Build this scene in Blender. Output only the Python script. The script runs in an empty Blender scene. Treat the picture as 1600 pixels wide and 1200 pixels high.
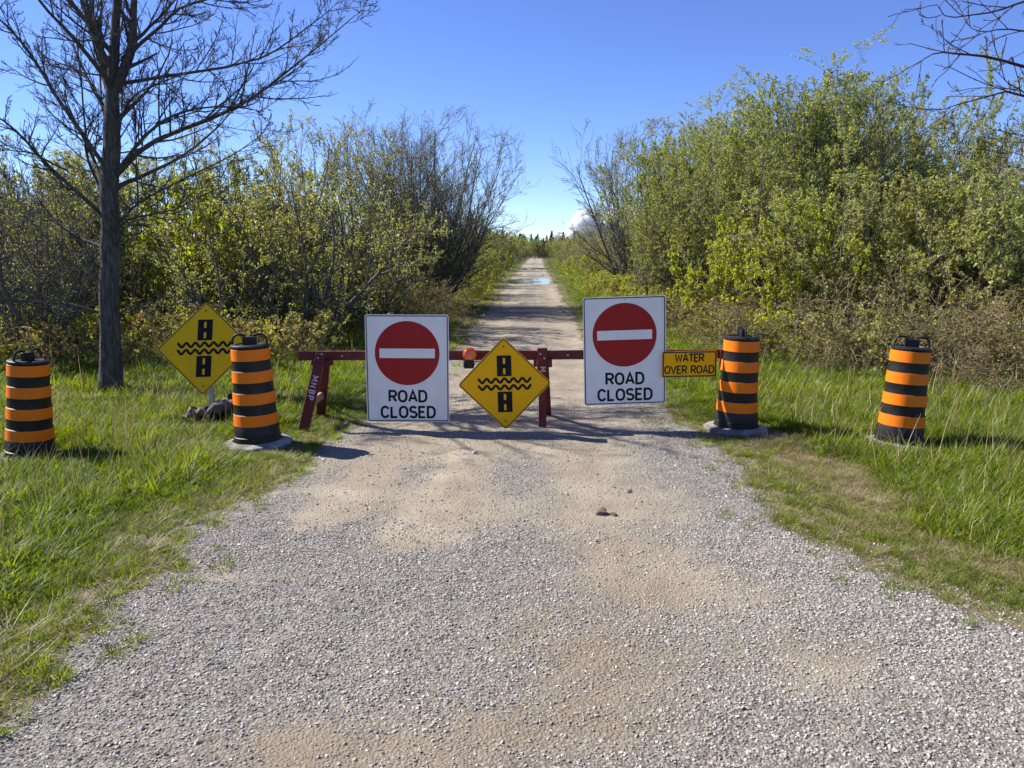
import bpy, math, random
import numpy as np
from mathutils import Vector, Matrix, Euler

# ---------------------------------------------------------------- camera, sky, sun, exposure
scn = bpy.context.scene
COL = scn.collection
R = math.radians

cam_d = bpy.data.cameras.new('camera')
cam_d.sensor_width = 36.0
cam_d.lens = 27.2
cam_d.clip_start = 0.05
cam_d.clip_end = 9000
cam = bpy.data.objects.new('camera', cam_d)
COL.objects.link(cam)
cam.location = (0, 0, 1.65)
cam.rotation_euler = (R(90 - 9.85), 0, 0)
scn.camera = cam

SUN_EL = R(42)
SH = Vector((0.93, -0.37, 0)).normalized()          # where shadows fall
world = bpy.data.worlds.new('World')
scn.world = world
world.use_nodes = True
wn = world.node_tree
for n in list(wn.nodes): wn.nodes.remove(n)
sky = wn.nodes.new('ShaderNodeTexSky')
sky.sky_type = 'NISHITA'
sky.sun_disc = False
sky.sun_elevation = SUN_EL
sky.sun_rotation = math.atan2(-SH.x, -SH.y)
sky.altitude = 200
sky.air_density = 0.7
sky.dust_density = 0.0
sky.ozone_density = 6.5
hs = wn.nodes.new('ShaderNodeHueSaturation')
hs.inputs['Saturation'].default_value = 1.06
hs.inputs['Hue'].default_value = 0.515
bg = wn.nodes.new('ShaderNodeBackground')
bg.inputs['Strength'].default_value = 0.103
wo = wn.nodes.new('ShaderNodeOutputWorld')
wn.links.new(sky.outputs[0], hs.inputs['Color'])
wn.links.new(hs.outputs[0], bg.inputs[0])
wn.links.new(bg.outputs[0], wo.inputs[0])

sun_d = bpy.data.lights.new('sun', 'SUN')
sun_d.energy = 4.9
sun_d.angle = R(0.53)
sun_d.color = (1.0, 0.945, 0.86)
sun = bpy.data.objects.new('sun', sun_d)
COL.objects.link(sun)
ldir = Vector((SH.x * math.cos(SUN_EL), SH.y * math.cos(SUN_EL), -math.sin(SUN_EL)))
sun.rotation_euler = ldir.to_track_quat('-Z', 'Y').to_euler()
sun.location = (-20, 10, 20)

vs = scn.view_settings
vs.view_transform = 'Standard'
vs.look = 'None'
vs.exposure = 1.0
vs.gamma = 1.0
vs.use_curve_mapping = False
scn.render.engine = 'CYCLES'
scn.cycles.max_bounces = 5
scn.cycles.diffuse_bounces = 3
scn.cycles.glossy_bounces = 3
scn.cycles.transmission_bounces = 4
scn.cycles.transparent_max_bounces = 4

# ---------------------------------------------------------------- helpers
def tag(o, label=None, cat=None, group=None, kind=None):
    if label: o['label'] = label
    if cat: o['category'] = cat
    if group: o['group'] = group
    if kind: o['kind'] = kind
    return o

def link(name, data, mat=None, parent=None, loc=None, rot=None):
    o = bpy.data.objects.new(name, data)
    COL.objects.link(o)
    if mat is not None and data is not None:
        if len(data.materials) == 0: data.materials.append(mat)
    if parent is not None: o.parent = parent
    if loc is not None: o.location = loc
    if rot is not None: o.rotation_euler = rot
    return o

def empty(name, loc, rot=(0, 0, 0)):
    o = bpy.data.objects.new(name, None)
    COL.objects.link(o)
    o.location = loc
    o.rotation_euler = rot
    o.empty_display_size = 0.1
    return o

def np_mesh(name, V, F, smooth=True, mat=None):
    V = np.asarray(V, np.float32).reshape(-1, 3)
    F = np.asarray(F, np.int32)
    k = F.shape[1]
    me = bpy.data.meshes.new(name)
    me.vertices.add(len(V)); me.vertices.foreach_set('co', V.ravel())
    me.loops.add(F.size); me.loops.foreach_set('vertex_index', F.ravel())
    me.polygons.add(len(F))
    me.polygons.foreach_set('loop_start', np.arange(0, F.size, k, dtype=np.int32))
    me.polygons.foreach_set('use_smooth', np.full(len(F), smooth))
    me.update(calc_edges=True)
    if mat: me.materials.append(mat)
    return me

class MB:
    """collects polygons of one part"""
    def __init__(s): s.v = []; s.f = []
    def add(s, vs, fs):
        b = len(s.v)
        s.v += [tuple(p) for p in vs]
        s.f += [tuple(i + b for i in f) for f in fs]
        return s
    def box(s, c, d, m=None):
        x, y, z = d[0] / 2, d[1] / 2, d[2] / 2
        b = min(x, y, z) * 0.14
        vs = []
        for sx in (-1, 1):
            for sy in (-1, 1):
                for sz in (-1, 1):
                    vs += [(sx * (x - b), sy * (y - b), sz * z), (sx * (x - b), sy * y, sz * (z - b)), (sx * x, sy * (y - b), sz * (z - b))]
        import bmesh
        bm = bmesh.new()
        for v in vs: bm.verts.new(v)
        bmesh.ops.convex_hull(bm, input=bm.verts)
        bm.verts.ensure_lookup_table(); bm.verts.index_update()
        M = m if m is not None else Matrix()
        s.add([tuple(M @ v.co + Vector(c)) for v in bm.verts], [tuple(v.index for v in f.verts) for f in bm.faces])
        bm.free()
        return s
    def plank(s, a, b, w, t, wdir):
        a = Vector(a); b = Vector(b); z = (b - a); L = z.length; z.normalize()
        x = Vector(wdir); x = (x - z * x.dot(z)).normalized(); y = z.cross(x)
        M = Matrix((x, y, z)).transposed()
        return s.box((a + b) / 2, (w, t, L), M)
    def prism(s, poly, y0, y1):
        n = len(poly)
        vs = [(p[0], y0, p[1]) for p in poly] + [(p[0], y1, p[1]) for p in poly]
        fs = [tuple(range(n)), tuple(range(2 * n - 1, n - 1, -1))]
        fs += [(i, i + n, (i + 1) % n + n, (i + 1) % n) for i in range(n)]
        return s.add(vs, fs)
    def ring(s, po, pi, y0, y1):
        n = len(po)
        vs = [(p[0], y0, p[1]) for p in po] + [(p[0], y0, p[1]) for p in pi] + [(p[0], y1, p[1]) for p in po] + [(p[0], y1, p[1]) for p in pi]
        fs = []
        for i in range(n):
            j = (i + 1) % n
            fs += [(i, j, j + n, i + n), (i, i + 2 * n, j + 2 * n, j), (i + n, j + n, j + 3 * n, i + 3 * n)]
        return s.add(vs, fs)
    def lathe(s, prof, n=40, cap_top=False, cap_bot=False, wob=None):
        k = len(prof); vs = []; fs = []
        for r, z in prof:
            for i in range(n):
                a = 2 * math.pi * i / n
                q = wob(a, z) if wob else 1
                vs.append((r * q * math.cos(a), r * q * math.sin(a), z))
        for j in range(k - 1):
            for i in range(n):
                i2 = (i + 1) % n
                fs.append((j * n + i, j * n + i2, (j + 1) * n + i2, (j + 1) * n + i))
        if cap_top: fs.append(tuple(range((k - 1) * n, k * n)))
        if cap_bot: fs.append(tuple(range(n - 1, -1, -1)))
        return s.add(vs, fs)
    def tube(s, pts, rad, n=8, flat=1.0, fdir=(0, 1, 0)):
        P = [Vector(p) for p in pts]; k = len(P); vs = []; fs = []
        for j in range(k):
            t = (P[min(j + 1, k - 1)] - P[max(j - 1, 0)]).normalized()
            u = Vector(fdir); u = (u - t * u.dot(t)).normalized(); w = t.cross(u)
            rr = rad[j] if isinstance(rad, (list, tuple)) else rad
            for i in range(n):
                a = 2 * math.pi * i / n
                vs.append(P[j] + u * rr * flat * math.cos(a) + w * rr * math.sin(a))
        for j in range(k - 1):
            for i in range(n):
                i2 = (i + 1) % n
                fs.append((j * n + i, j * n + i2, (j + 1) * n + i2, (j + 1) * n + i))
        fs.append(tuple(range(n - 1, -1, -1))); fs.append(tuple(range((k - 1) * n, k * n)))
        return s.add(vs, fs)
    def build(s, name, mat, parent=None, smooth=False, loc=None, rot=None, sharp=None):
        me = bpy.data.meshes.new(name)
        me.from_pydata([tuple(v) for v in s.v], [], s.f)
        me.update()
        if smooth:
            for p in me.polygons: p.use_smooth = True
            me.set_sharp_from_angle(angle=R(sharp or 35))
        return link(name, me, mat, parent, loc, rot)

# value noise in numpy
def _hash(ix, iy, seed):
    n = (ix.astype(np.int64) * 374761393 + iy.astype(np.int64) * 668265263 + seed * 1442695041) & 0x7fffffff
    n = (n ^ (n >> 13)) * 1274126177 & 0x7fffffff
    n = (n ^ (n >> 16)) & 0xffff
    return n / 65535.0
def vnoise(x, y, s=1.0, seed=0):
    x = np.asarray(x, float) * s; y = np.asarray(y, float) * s
    ix = np.floor(x); iy = np.floor(y); fx = x - ix; fy = y - iy
    fx = fx * fx * (3 - 2 * fx); fy = fy * fy * (3 - 2 * fy)
    a = _hash(ix, iy, seed); b = _hash(ix + 1, iy, seed); c = _hash(ix, iy + 1, seed); d = _hash(ix + 1, iy + 1, seed)
    return (a * (1 - fx) + b * fx) * (1 - fy) + (c * (1 - fx) + d * fx) * fy
def fbm(x, y, s=1.0, seed=0, o=4):
    t = 0; a = 0.5; m = 0
    for i in range(o):
        t = t + a * vnoise(x, y, s * 2 ** i, seed + i * 17); m += a; a *= 0.55
    return t / m
def sstep(a, b, x):
    t = np.clip((np.asarray(x, float) - a) / (b - a), 0, 1)
    return t * t * (3 - 2 * t)

# ---------------------------------------------------------------- materials
def new_mat(name):
    m = bpy.data.materials.new(name); m.use_nodes = True
    nt = m.node_tree
    for n in list(nt.nodes): nt.nodes.remove(n)
    out = nt.nodes.new('ShaderNodeOutputMaterial')
    return m, nt, out
def N(nt, t, **kw):
    n = nt.nodes.new('ShaderNode' + t)
    for k, v in kw.items():
        if k.startswith('i_'): n.inputs[k[2:].replace('_', ' ')].default_value = v
        else: setattr(n, k, v)
    return n
def ramp(nt, stops, interp='LINEAR'):
    r = nt.nodes.new('ShaderNodeValToRGB'); cr = r.color_ramp; cr.interpolation = interp
    while len(cr.elements) < len(stops): cr.elements.new(0.5)
    for e, (p, c) in zip(cr.elements, stops):
        e.position = p; e.color = (c[0], c[1], c[2], 1)
    return r
def mix(nt, fac, a, b, typ='MIX'):
    m = nt.nodes.new('ShaderNodeMix'); m.data_type = 'RGBA'; m.blend_type = typ
    for sock, val in ((m.inputs[0], fac), (m.inputs[6], a), (m.inputs[7], b)):
        if hasattr(val, 'links'): nt.links.new(val, sock)
        elif isinstance(val, (int, float)): sock.default_value = val
        else: sock.default_value = (val[0], val[1], val[2], 1)
    return m.outputs[2]

def painted(name, col, rough=0.5, dirt=(0.25, 0.2, 0.14), dirt_amt=0.18, scale=9, spec=0.4, bump=0.05, var=0.12, metallic=0.0):
    m, nt, out = new_mat(name)
    tc = N(nt, 'TexCoord')
    no = N(nt, 'TexNoise', i_Scale=scale, i_Detail=6.0, i_Roughness=0.65)
    nt.links.new(tc.outputs['Object'], no.inputs['Vector'])
    r = ramp(nt, [(0.42, (0, 0, 0)), (0.75, (1, 1, 1))])
    nt.links.new(no.outputs[0], r.inputs[0])
    dm = N(nt, 'Math', operation='MULTIPLY'); dm.inputs[1].default_value = dirt_amt
    nt.links.new(r.outputs[0], dm.inputs[0])
    n2 = N(nt, 'TexNoise', i_Scale=scale * 7, i_Detail=3.0)
    nt.links.new(tc.outputs['Object'], n2.inputs['Vector'])
    dark = [c * (1 - var) for c in col]
    c1 = mix(nt, n2.outputs[0], dark, col)
    c2 = mix(nt, dm.outputs[0], c1, dirt)
    p = N(nt, 'BsdfPrincipled')
    p.inputs['Roughness'].default_value = rough
    p.inputs['Specular IOR Level'].default_value = spec
    p.inputs['Metallic'].default_value = metallic
    nt.links.new(c2, p.inputs['Base Color'])
    b = N(nt, 'Bump', i_Strength=bump, i_Distance=0.01)
    nt.links.new(n2.outputs[0], b.inputs['Height'])
    nt.links.new(b.outputs[0], p.inputs['Normal'])
    nt.links.new(p.outputs[0], out.inputs[0])
    return m

def leaf_mat(name, cols, trans=0.45, tcol=None, gloss=0.035, tint=False, objvar=0.15):
    """thin leaves: diffuse + translucent, colour varied leaf by leaf"""
    m, nt, out = new_mat(name)
    g = N(nt, 'NewGeometry')
    k = len(cols)
    r = ramp(nt, [(i / (k - 1), c) for i, c in enumerate(cols)])
    if tint:
        at = N(nt, 'Attribute'); at.attribute_type = 'INSTANCER'; at.attribute_name = 'tint'
        ad = N(nt, 'Math', operation='MULTIPLY_ADD'); ad.inputs[1].default_value = 0.4
        sh = N(nt, 'Math', operation='MULTIPLY'); sh.inputs[1].default_value = 0.6
        nt.links.new(at.outputs['Fac'], sh.inputs[0])
        nt.links.new(g.outputs['Random Per Island'], ad.inputs[0]); nt.links.new(sh.outputs[0], ad.inputs[2])
        nt.links.new(ad.outputs[0], r.inputs[0])
    else:
        nt.links.new(g.outputs['Random Per Island'], r.inputs[0])
    oi = N(nt, 'ObjectInfo')
    h = N(nt, 'HueSaturation')
    mr = N(nt, 'MapRange'); mr.inputs[3].default_value = 1 - objvar; mr.inputs[4].default_value = 1 + objvar
    nt.links.new(oi.outputs['Random'], mr.inputs[0]); nt.links.new(mr.outputs[0], h.inputs['Value'])
    nt.links.new(r.outputs[0], h.inputs['Color'])
    d = N(nt, 'BsdfDiffuse'); t = N(nt, 'BsdfTranslucent'); gl = N(nt, 'BsdfGlossy'); gl.inputs['Roughness'].default_value = 0.5
    nt.links.new(h.outputs[0], d.inputs[0])
    tc = mix(nt, 1.0, h.outputs[0], tcol or (1.5, 1.45, 0.7), 'MULTIPLY')
    nt.links.new(tc, t.inputs[0])
    ms = N(nt, 'MixShader'); ms.inputs[0].default_value = trans
    nt.links.new(d.outputs[0], ms.inputs[1]); nt.links.new(t.outputs[0], ms.inputs[2])
    m2 = N(nt, 'MixShader'); m2.inputs[0].default_value = gloss
    nt.links.new(ms.outputs[0], m2.inputs[1]); nt.links.new(gl.outputs[0], m2.inputs[2])
    nt.links.new(m2.outputs[0], out.inputs[0])
    return m

def bark_mat(name, c1, c2, scale=30):
    m, nt, out = new_mat(name)
    tc = N(nt, 'TexCoord')
    mp = N(nt, 'Mapping'); mp.inputs['Scale'].default_value = (1, 1, 0.22)
    nt.links.new(tc.outputs['Object'], mp.inputs[0])
    no = N(nt, 'TexNoise', i_Scale=scale, i_Detail=6.0, i_Roughness=0.7)
    nt.links.new(mp.outputs[0], no.inputs[0])
    r = ramp(nt, [(0.35, c1), (0.68, c2)])
    nt.links.new(no.outputs[0], r.inputs[0])
    p = N(nt, 'BsdfPrincipled'); p.inputs['Roughness'].default_value = 0.85; p.inputs['Specular IOR Level'].default_value = 0.2
    nt.links.new(r.outputs[0], p.inputs['Base Color'])
    b = N(nt, 'Bump', i_Strength=0.9, i_Distance=0.04)
    nt.links.new(no.outputs[0], b.inputs['Height']); nt.links.new(b.outputs[0], p.inputs['Normal'])
    nt.links.new(p.outputs[0], out.inputs[0])
    return m

M = {}
M['sign_white'] = painted('sign_white', (0.84, 0.80, 0.74), 0.5, (0.45, 0.42, 0.36), 0.22, 6, 0.2, 0.02, 0.05)
M['sign_red'] = painted('sign_red', (0.36, 0.018, 0.016), 0.5, (0.25, 0.05, 0.04), 0.4, 7, 0.15, 0.02, 0.1)
M['sign_yellow'] = painted('sign_yellow', (0.95, 0.46, 0.002), 0.5, (0.55, 0.33, 0.03), 0.2, 6, 0.12, 0.02, 0.06)
M['sign_lemon'] = painted('sign_lemon', (0.86, 0.50, 0.004), 0.5, (0.4, 0.29, 0.03), 0.3, 6, 0.12, 0.02, 0.06)
M['sign_black'] = painted('sign_black', (0.010, 0.010, 0.010), 0.6, (0.08, 0.07, 0.05), 0.1, 12, 0.15, 0.02)
M['sign_edge'] = painted('sign_edge', (0.03, 0.03, 0.036), 0.5, (0.1, 0.09, 0.08), 0.15, 12, 0.4, 0.02)
M['alu'] = painted('aluminium', (0.42, 0.43, 0.45), 0.42, (0.3, 0.27, 0.22), 0.3, 14, 0.5, 0.05, 0.15, 0.6)
M['orange'] = painted('orange_sheeting', (0.95, 0.20, 0.001), 0.5, (0.42, 0.16, 0.04), 0.42, 11, 0.2, 0.03, 0.08)
M['barrel_black'] = painted('black_plastic', (0.010, 0.010, 0.010), 0.5, (0.11, 0.095, 0.07), 0.22, 9, 0.3, 0.08)
M['rubber'] = painted('dusty_rubber', (0.14, 0.135, 0.12), 0.9, (0.5, 0.46, 0.39), 0.9, 6, 0.25, 0.3)
M['bag'] = painted('weathered_bag', (0.09, 0.085, 0.075), 0.95, (0.3, 0.28, 0.23), 0.7, 14, 0.15, 0.5)
M['red_wood'] = painted('dark_red_paint', (0.125, 0.012, 0.014), 0.6, (0.16, 0.06, 0.045), 0.5, 10, 0.35, 0.35, 0.35)
M['raw_wood'] = painted('worn_wood', (0.42, 0.24, 0.17), 0.7, (0.2, 0.05, 0.04), 0.5, 14, 0.3, 0.3, 0.3)
M['stencil'] = painted('white_stencil', (0.72, 0.72, 0.76), 0.6, (0.2, 0.05, 0.05), 0.5, 40, 0.3, 0.05)
M['amber'] = painted('amber_lens', (0.85, 0.16, 0.01), 0.18, (0.5, 0.2, 0.05), 0.2, 30, 0.6, 0.05)
M['bark_tree'] = bark_mat('grey_bark', (0.035, 0.032, 0.029), (0.17, 0.158, 0.135), 34)
M['bark_twig'] = bark_mat('twig_bark', (0.075, 0.068, 0.062), (0.21, 0.195, 0.175), 20)
M['bark_red'] = bark_mat('reddish_twig_bark', (0.05, 0.028, 0.026), (0.13, 0.075, 0.065), 20)
M['bark_shrub'] = bark_mat('shrub_bark', (0.11, 0.098, 0.085), (0.30, 0.275, 0.235), 24)
M['bark_pale'] = bark_mat('pale_twig_bark', (0.10, 0.085, 0.07), (0.30, 0.265, 0.22), 24)
M['dead_stem'] = bark_mat('dead_stem', (0.16, 0.12, 0.07), (0.42, 0.345, 0.22), 24)
M['leaf_willow'] = leaf_mat('willow_leaf', [(0.155, 0.19, 0.05), (0.265, 0.30, 0.085), (0.39, 0.41, 0.16)], 0.55)
M['leaf_olive'] = leaf_mat('olive_leaf', [(0.15, 0.17, 0.05), (0.27, 0.28, 0.09), (0.39, 0.385, 0.16)], 0.55)
M['leaf_yellow'] = leaf_mat('yellow_green_leaf', [(0.19, 0.23, 0.02), (0.33, 0.36, 0.03), (0.46, 0.45, 0.05)], 0.52)
M['leaf_bud'] = leaf_mat('bud_leaf', [(0.22, 0.24, 0.06), (0.33, 0.335, 0.10), (0.44, 0.42, 0.18)], 0.52)
M['leaf_brown'] = leaf_mat('dry_leaf', [(0.13, 0.082, 0.035), (0.22, 0.16, 0.065), (0.35, 0.285, 0.13), (0.22, 0.24, 0.05), (0.2, 0.27, 0.035)], 0.46, (1.3, 1.1, 0.8))
M['leaf_far'] = leaf_mat('far_leaf', [(0.14, 0.165, 0.06), (0.22, 0.24, 0.09), (0.30, 0.30, 0.13)], 0.46)
M['needle'] = leaf_mat('spruce_needle', [(0.05, 0.075, 0.05), (0.08, 0.11, 0.065)], 0.2)
M['grass'] = leaf_mat('grass_blade', [(0.08, 0.13, 0.006), (0.138, 0.19, 0.008), (0.212, 0.25, 0.013), (0.30, 0.27, 0.09), (0.36, 0.30, 0.15)], 0.5, (1.5, 1.5, 0.55), 0.03, True)
M['straw'] = leaf_mat('straw', [(0.2, 0.145, 0.075), (0.32, 0.25, 0.14), (0.42, 0.34, 0.2)], 0.3, (1.2, 1.1, 0.9), 0.05)
M['weed'] = leaf_mat('weed_leaf', [(0.09, 0.14, 0.012), (0.14, 0.2, 0.016), (0.2, 0.25, 0.025)], 0.45)

# ---------------------------------------------------------------- road shape, heights
YL = [-30, 2.2, 3.3, 4.7, 5.4, 6.3, 7.6, 10, 13.4, 18.4, 25, 37, 82, 140, 300]
XL = [-2.6, -1.78, -1.92, -1.84, -1.74, -1.68, -1.48, -1.15, -0.92, -0.8, -0.55, -0.3, 1.0, 3.0, 8.4]
YR = [-30, 2.2, 3.1, 3.6, 3.9, 4.7, 6.3, 7.3, 11, 17, 25, 40, 82, 140, 300]
XR = [3.4, 2.5, 2.25, 2.05, 1.86, 1.76, 1.78, 1.61, 1.49, 1.5, 1.75, 2.2, 3.4, 5.4, 10.8]
def road_in(x, y):
    """metres inside the road edge (negative on the verge)"""
    w = (fbm(x, y, 1.3, 5, 4) - 0.5) * 0.55 + (fbm(x, y, 5.0, 9, 2) - 0.5) * 0.18
    return np.minimum(x - np.interp(y, YL, XL), np.interp(y, YR, XR) - x) + w
def rc(y): return (np.interp(y, YL, XL) + np.interp(y, YR, XR)) / 2
def wet(y):
    a = sstep(38.0, 39.5, y) * (1 - sstep(44.5, 47.5, y))
    b = 0.75 * sstep(50, 51.5, y) * (1 - sstep(53, 55, y))
    c = sstep(64, 66, y) * (1 - sstep(70, 73, y))
    return np.maximum(np.maximum(a, b), c)
def hgt(x, y):
    x = np.asarray(x, float); y = np.asarray(y, float)
    ri = road_in(x, y)
    near = 1 - sstep(20, 60, y)
    verge = sstep(0.1, -0.9, ri)
    z = (fbm(x, y, 0.6, 3, 3) - 0.5) * 0.07 * (0.35 + 0.65 * verge) - 0.055 * sstep(0.55, 1.5, -ri) * (1 - sstep(10, 16, y))
    z = z + (fbm(x, y, 9.0, 21, 2) - 0.5) * 0.016 * near
    u = x - rc(y)
    for c in (-0.72, 0.72): z = z - 0.018 * np.exp(-((u - c) / 0.22) ** 2) * sstep(-0.2, 0.3, ri) * sstep(4, 6, y)
    z = z - wet(y) * 0.10 * (1 - verge) * np.clip(-0.33 + 1.7 * fbm(x * 1.0, y * 0.3, 0.8, 71, 3), 0, 1)
    far = sstep(12, 40, np.abs(x) + 0.2 * np.abs(y))
    return z + far * (fbm(x, y, 0.02, 33, 3) - 0.5) * 0.5 * (ri < -1)
def masks(x, y):
    """gravel amount, sand amount, dead thatch amount"""
    ri = road_in(x, y)
    rd = sstep(-0.12, 0.22, ri)
    n = fbm(x, y, 1.6, 40, 4); n2 = fbm(x, y, 3.7, 44, 3)
    sand = np.zeros_like(np.asarray(x, float))
    def blob(cx, cy, rx, ry, a=1.0):
        return a * np.exp(-((x - cx) / rx) ** 2 - ((y - cy) / ry) ** 2)
    t1 = np.interp(y, [3, 4.2, 5, 6, 7, 9], [-1.55, -1.3, -1.12, -0.95, -0.85, -0.75])
    t2 = np.interp(y, [3, 4.2, 5, 6, 7, 9], [-0.62, -0.55, -0.48, -0.4, -0.3, -0.2])
    on = sstep(3.8, 4.7, y + (n - 0.5) * 1.6)
    sand = sand + on * (1.0 * np.exp(-((x - t1) / 0.17) ** 2) + 0.95 * np.exp(-((x - t2) / 0.17) ** 2))
    sand = sand + 0.8 * on * np.exp(-((x - 0.52 - (y - 5) * 0.02) / 0.2) ** 2)
    sand = sand + 0.42 * on * (1 - sstep(0.9, 1.5, x))
    sand = sand + blob(0.38, 3.0, 0.42, 0.55, 0.35) + blob(0.95, 3.55, 0.35, 0.22, 0.5) + blob(-0.7, 2.35, 0.35, 0.16, 0.4) + blob(1.3, 2.9, 0.3, 0.16, 0.3) + blob(0.75, 4.25, 0.3, 0.4, 0.5) + blob(-0.1, 2.4, 0.4, 0.2, 0.5)
    u = x - rc(y)
    far = sstep(7.0, 9.0, y)
    tr = np.exp(-((u - 0.66) / 0.36) ** 2) + np.exp(-((u + 0.66) / 0.36) ** 2)
    sand = sand * (1 - far) + far * np.clip(0.35 + 0.8 * tr, 0, 1.1)
    sand = np.clip(sand * (0.6 + 0.9 * n) + 0.1 + (n2 - 0.5) * 0.7 + (n - 0.5) * 0.6 + (fbm(x, y, 11.0, 48, 2) - 0.5) * 0.5, 0, 1)
    sand = 0.5 * sand + 0.42 * sstep(0.2, 0.8, sand)
    dry = np.exp(-((ri + 0.12) / 0.26) ** 2) * 0.45 * (x < 0)
    strip = np.exp(-((ri + 0.6) / 0.3) ** 2) * sstep(2.5, 3.5, y) * (1 - sstep(6.6, 7.4, y)) * (x > 0)
    dry = np.clip(dry + 0.95 * strip * (0.2 + 1.5 * n) + 0.5 * np.exp(-((ri + 0.05) / 0.2) ** 2) * (x > 0), 0, 1)
    return rd, sand, dry

def dirt(x, y):
    """brown trodden earth showing through the near gravel"""
    b = lambda cx, cy, rx, ry: np.exp(-((x - cx) / rx) ** 2 - ((y - cy) / ry) ** 2)
    d = b(0.35, 2.95, 0.45, 0.6) + 0.7 * b(-0.1, 2.35, 0.5, 0.22) + 0.6 * b(-0.75, 2.3, 0.45, 0.18) + 0.7 * b(0.6, 4.0, 0.5, 0.45) + 0.5 * b(1.25, 3.0, 0.3, 0.18)
    return np.clip(d * (0.3 + 1.2 * fbm(x, y, 3.1, 90, 3)) + (fbm(x, y, 9.0, 93, 2) - 0.5) * 0.5 * (d > 0.1), 0, 1)
# ground sheet with a grid that is fine near the camera
def axis(a, b, step, lo, hi, g):
    c = list(np.arange(a, b, step)); s = step
    up = []; p = c[-1]
    while p < hi: s *= g; p += s; up.append(p)
    s = step; dn = []; p = c[0]
    while p > lo: s *= g; p -= s; dn.append(p)
    return np.array(dn[::-1] + c + up)
gx = axis(-2.9, 3.3, 0.045, -1500, 1500, 1.16)
gy = axis(1.3, 8.5, 0.045, -40, 3500, 1.045)
GX, GY = np.meshgrid(gx, gy)
GZ = hgt(GX, GY)
rd, sd, dr = masks(GX, GY)
dt = dirt(GX, GY)
V = np.stack([GX, GY, GZ], -1).reshape(-1, 3)
nx, ny = len(gx), len(gy)
ii = (np.arange(ny - 1)[:, None] * nx + np.arange(nx - 1)[None]).reshape(-1)
F = np.stack([ii, ii + 1, ii + 1 + nx, ii + nx], 1)
cx = V[F].mean(1)
isroad = (road_in(cx[:, 0], cx[:, 1]) > -0.05) & (cx[:, 1] < 160)

gm, nt, out = new_mat('ground_and_gravel')
att = N(nt, 'Attribute'); att.attribute_name = 'cover'
sep = N(nt, 'SeparateColor'); nt.links.new(att.outputs['Color'], sep.inputs[0])
geo = N(nt, 'NewGeometry')
def tex(t, **kw):
    n = N(nt, t, **kw); nt.links.new(geo.outputs['Position'], n.inputs['Vector']); return n
n1 = tex('TexNoise', i_Scale=2.2, i_Detail=8.0, i_Roughness=0.6)
n2 = tex('TexNoise', i_Scale=38.0, i_Detail=6.0, i_Roughness=0.7)
n3 = tex('TexNoise', i_Scale=160.0, i_Detail=3.0, i_Roughness=0.7)
vo = tex('TexVoronoi', i_Scale=85.0)
vo2 = tex('TexVoronoi', i_Scale=34.0)
sandc = ramp(nt, [(0.3, (0.25, 0.21, 0.15)), (0.55, (0.34, 0.29, 0.215)), (0.75, (0.44, 0.385, 0.295))])
nt.links.new(n1.outputs[0], sandc.inputs[0])
sgr = ramp(nt, [(0.3, (0.62, 0.6, 0.58)), (0.6, (1.05, 1.05, 1.05))]); nt.links.new(n3.outputs[0], sgr.inputs[0])
sand_col = mix(nt, 0.8, sandc.outputs[0], sgr.outputs[0], 'MULTIPLY')
hsv = N(nt, 'SeparateColor'); nt.links.new(vo.outputs['Color'], hsv.inputs[0])
grc = ramp(nt, [(0.0, (0.12, 0.112, 0.098)), (0.5, (0.225, 0.213, 0.19)), (1.0, (0.37, 0.353, 0.323))])
nt.links.new(hsv.outputs[0], grc.inputs[0])
vd = ramp(nt, [(0.0, (1, 1, 1)), (0.55, (0.75, 0.73, 0.7)), (0.9, (0.3, 0.28, 0.26))])
vm = N(nt, 'Math', operation='MULTIPLY'); vm.inputs[1].default_value = 1.0
nt.links.new(vo.outputs['Distance'], vm.inputs[0]); nt.links.new(vm.outputs[0], vd.inputs[0])
grav_col = mix(nt, 0.8, grc.outputs[0], vd.outputs[0], 'MULTIPLY')
road_col = mix(nt, sep.outputs[1], grav_col, sand_col)
dirtc = ramp(nt, [(0.3, (0.15, 0.115, 0.08)), (0.55, (0.23, 0.185, 0.132)), (0.8, (0.33, 0.275, 0.205))]); nt.links.new(n2.outputs[0], dirtc.inputs[0])
dfac = N(nt, 'Math', operation='MULTIPLY'); dfac.inputs[1].default_value = 0.85; nt.links.new(att.outputs['Alpha'], dfac.inputs[0])
road_col = mix(nt, dfac.outputs[0], road_col, dirtc.outputs[0])
soil = ramp(nt, [(0.3, (0.05, 0.05, 0.02)), (0.55, (0.075, 0.08, 0.025)), (0.8, (0.13, 0.11, 0.055))])
nt.links.new(n2.outputs[0], soil.inputs[0])
thatch = ramp(nt, [(0.3, (0.13, 0.095, 0.055)), (0.5, (0.22, 0.17, 0.095)), (0.7, (0.34, 0.27, 0.165))])
nt.links.new(n2.outputs[0], thatch.inputs[0])
verge_col = mix(nt, sep.outputs[2], soil.outputs[0], thatch.outputs[0])
nb = N(nt, 'Math', operation='MULTIPLY_ADD'); nb.inputs[1].default_value = 0.9; nb.inputs[2].default_value = -0.45
nt.links.new(n2.outputs[0], nb.inputs[0])
rw = N(nt, 'Math', operation='ADD'); rw.use_clamp = True
nt.links.new(sep.outputs[0], rw.inputs[0])
rr2 = N(nt, 'MapRange'); rr2.interpolation_type = 'SMOOTHSTEP'; rr2.inputs[1].default_value = 0.3; rr2.inputs[2].default_value = 0.7
ad = N(nt, 'Math', operation='ADD'); nt.links.new(sep.outputs[0], ad.inputs[0]); nt.links.new(nb.outputs[0], ad.inputs[1])
nt.links.new(ad.outputs[0], rr2.inputs[0])
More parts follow.
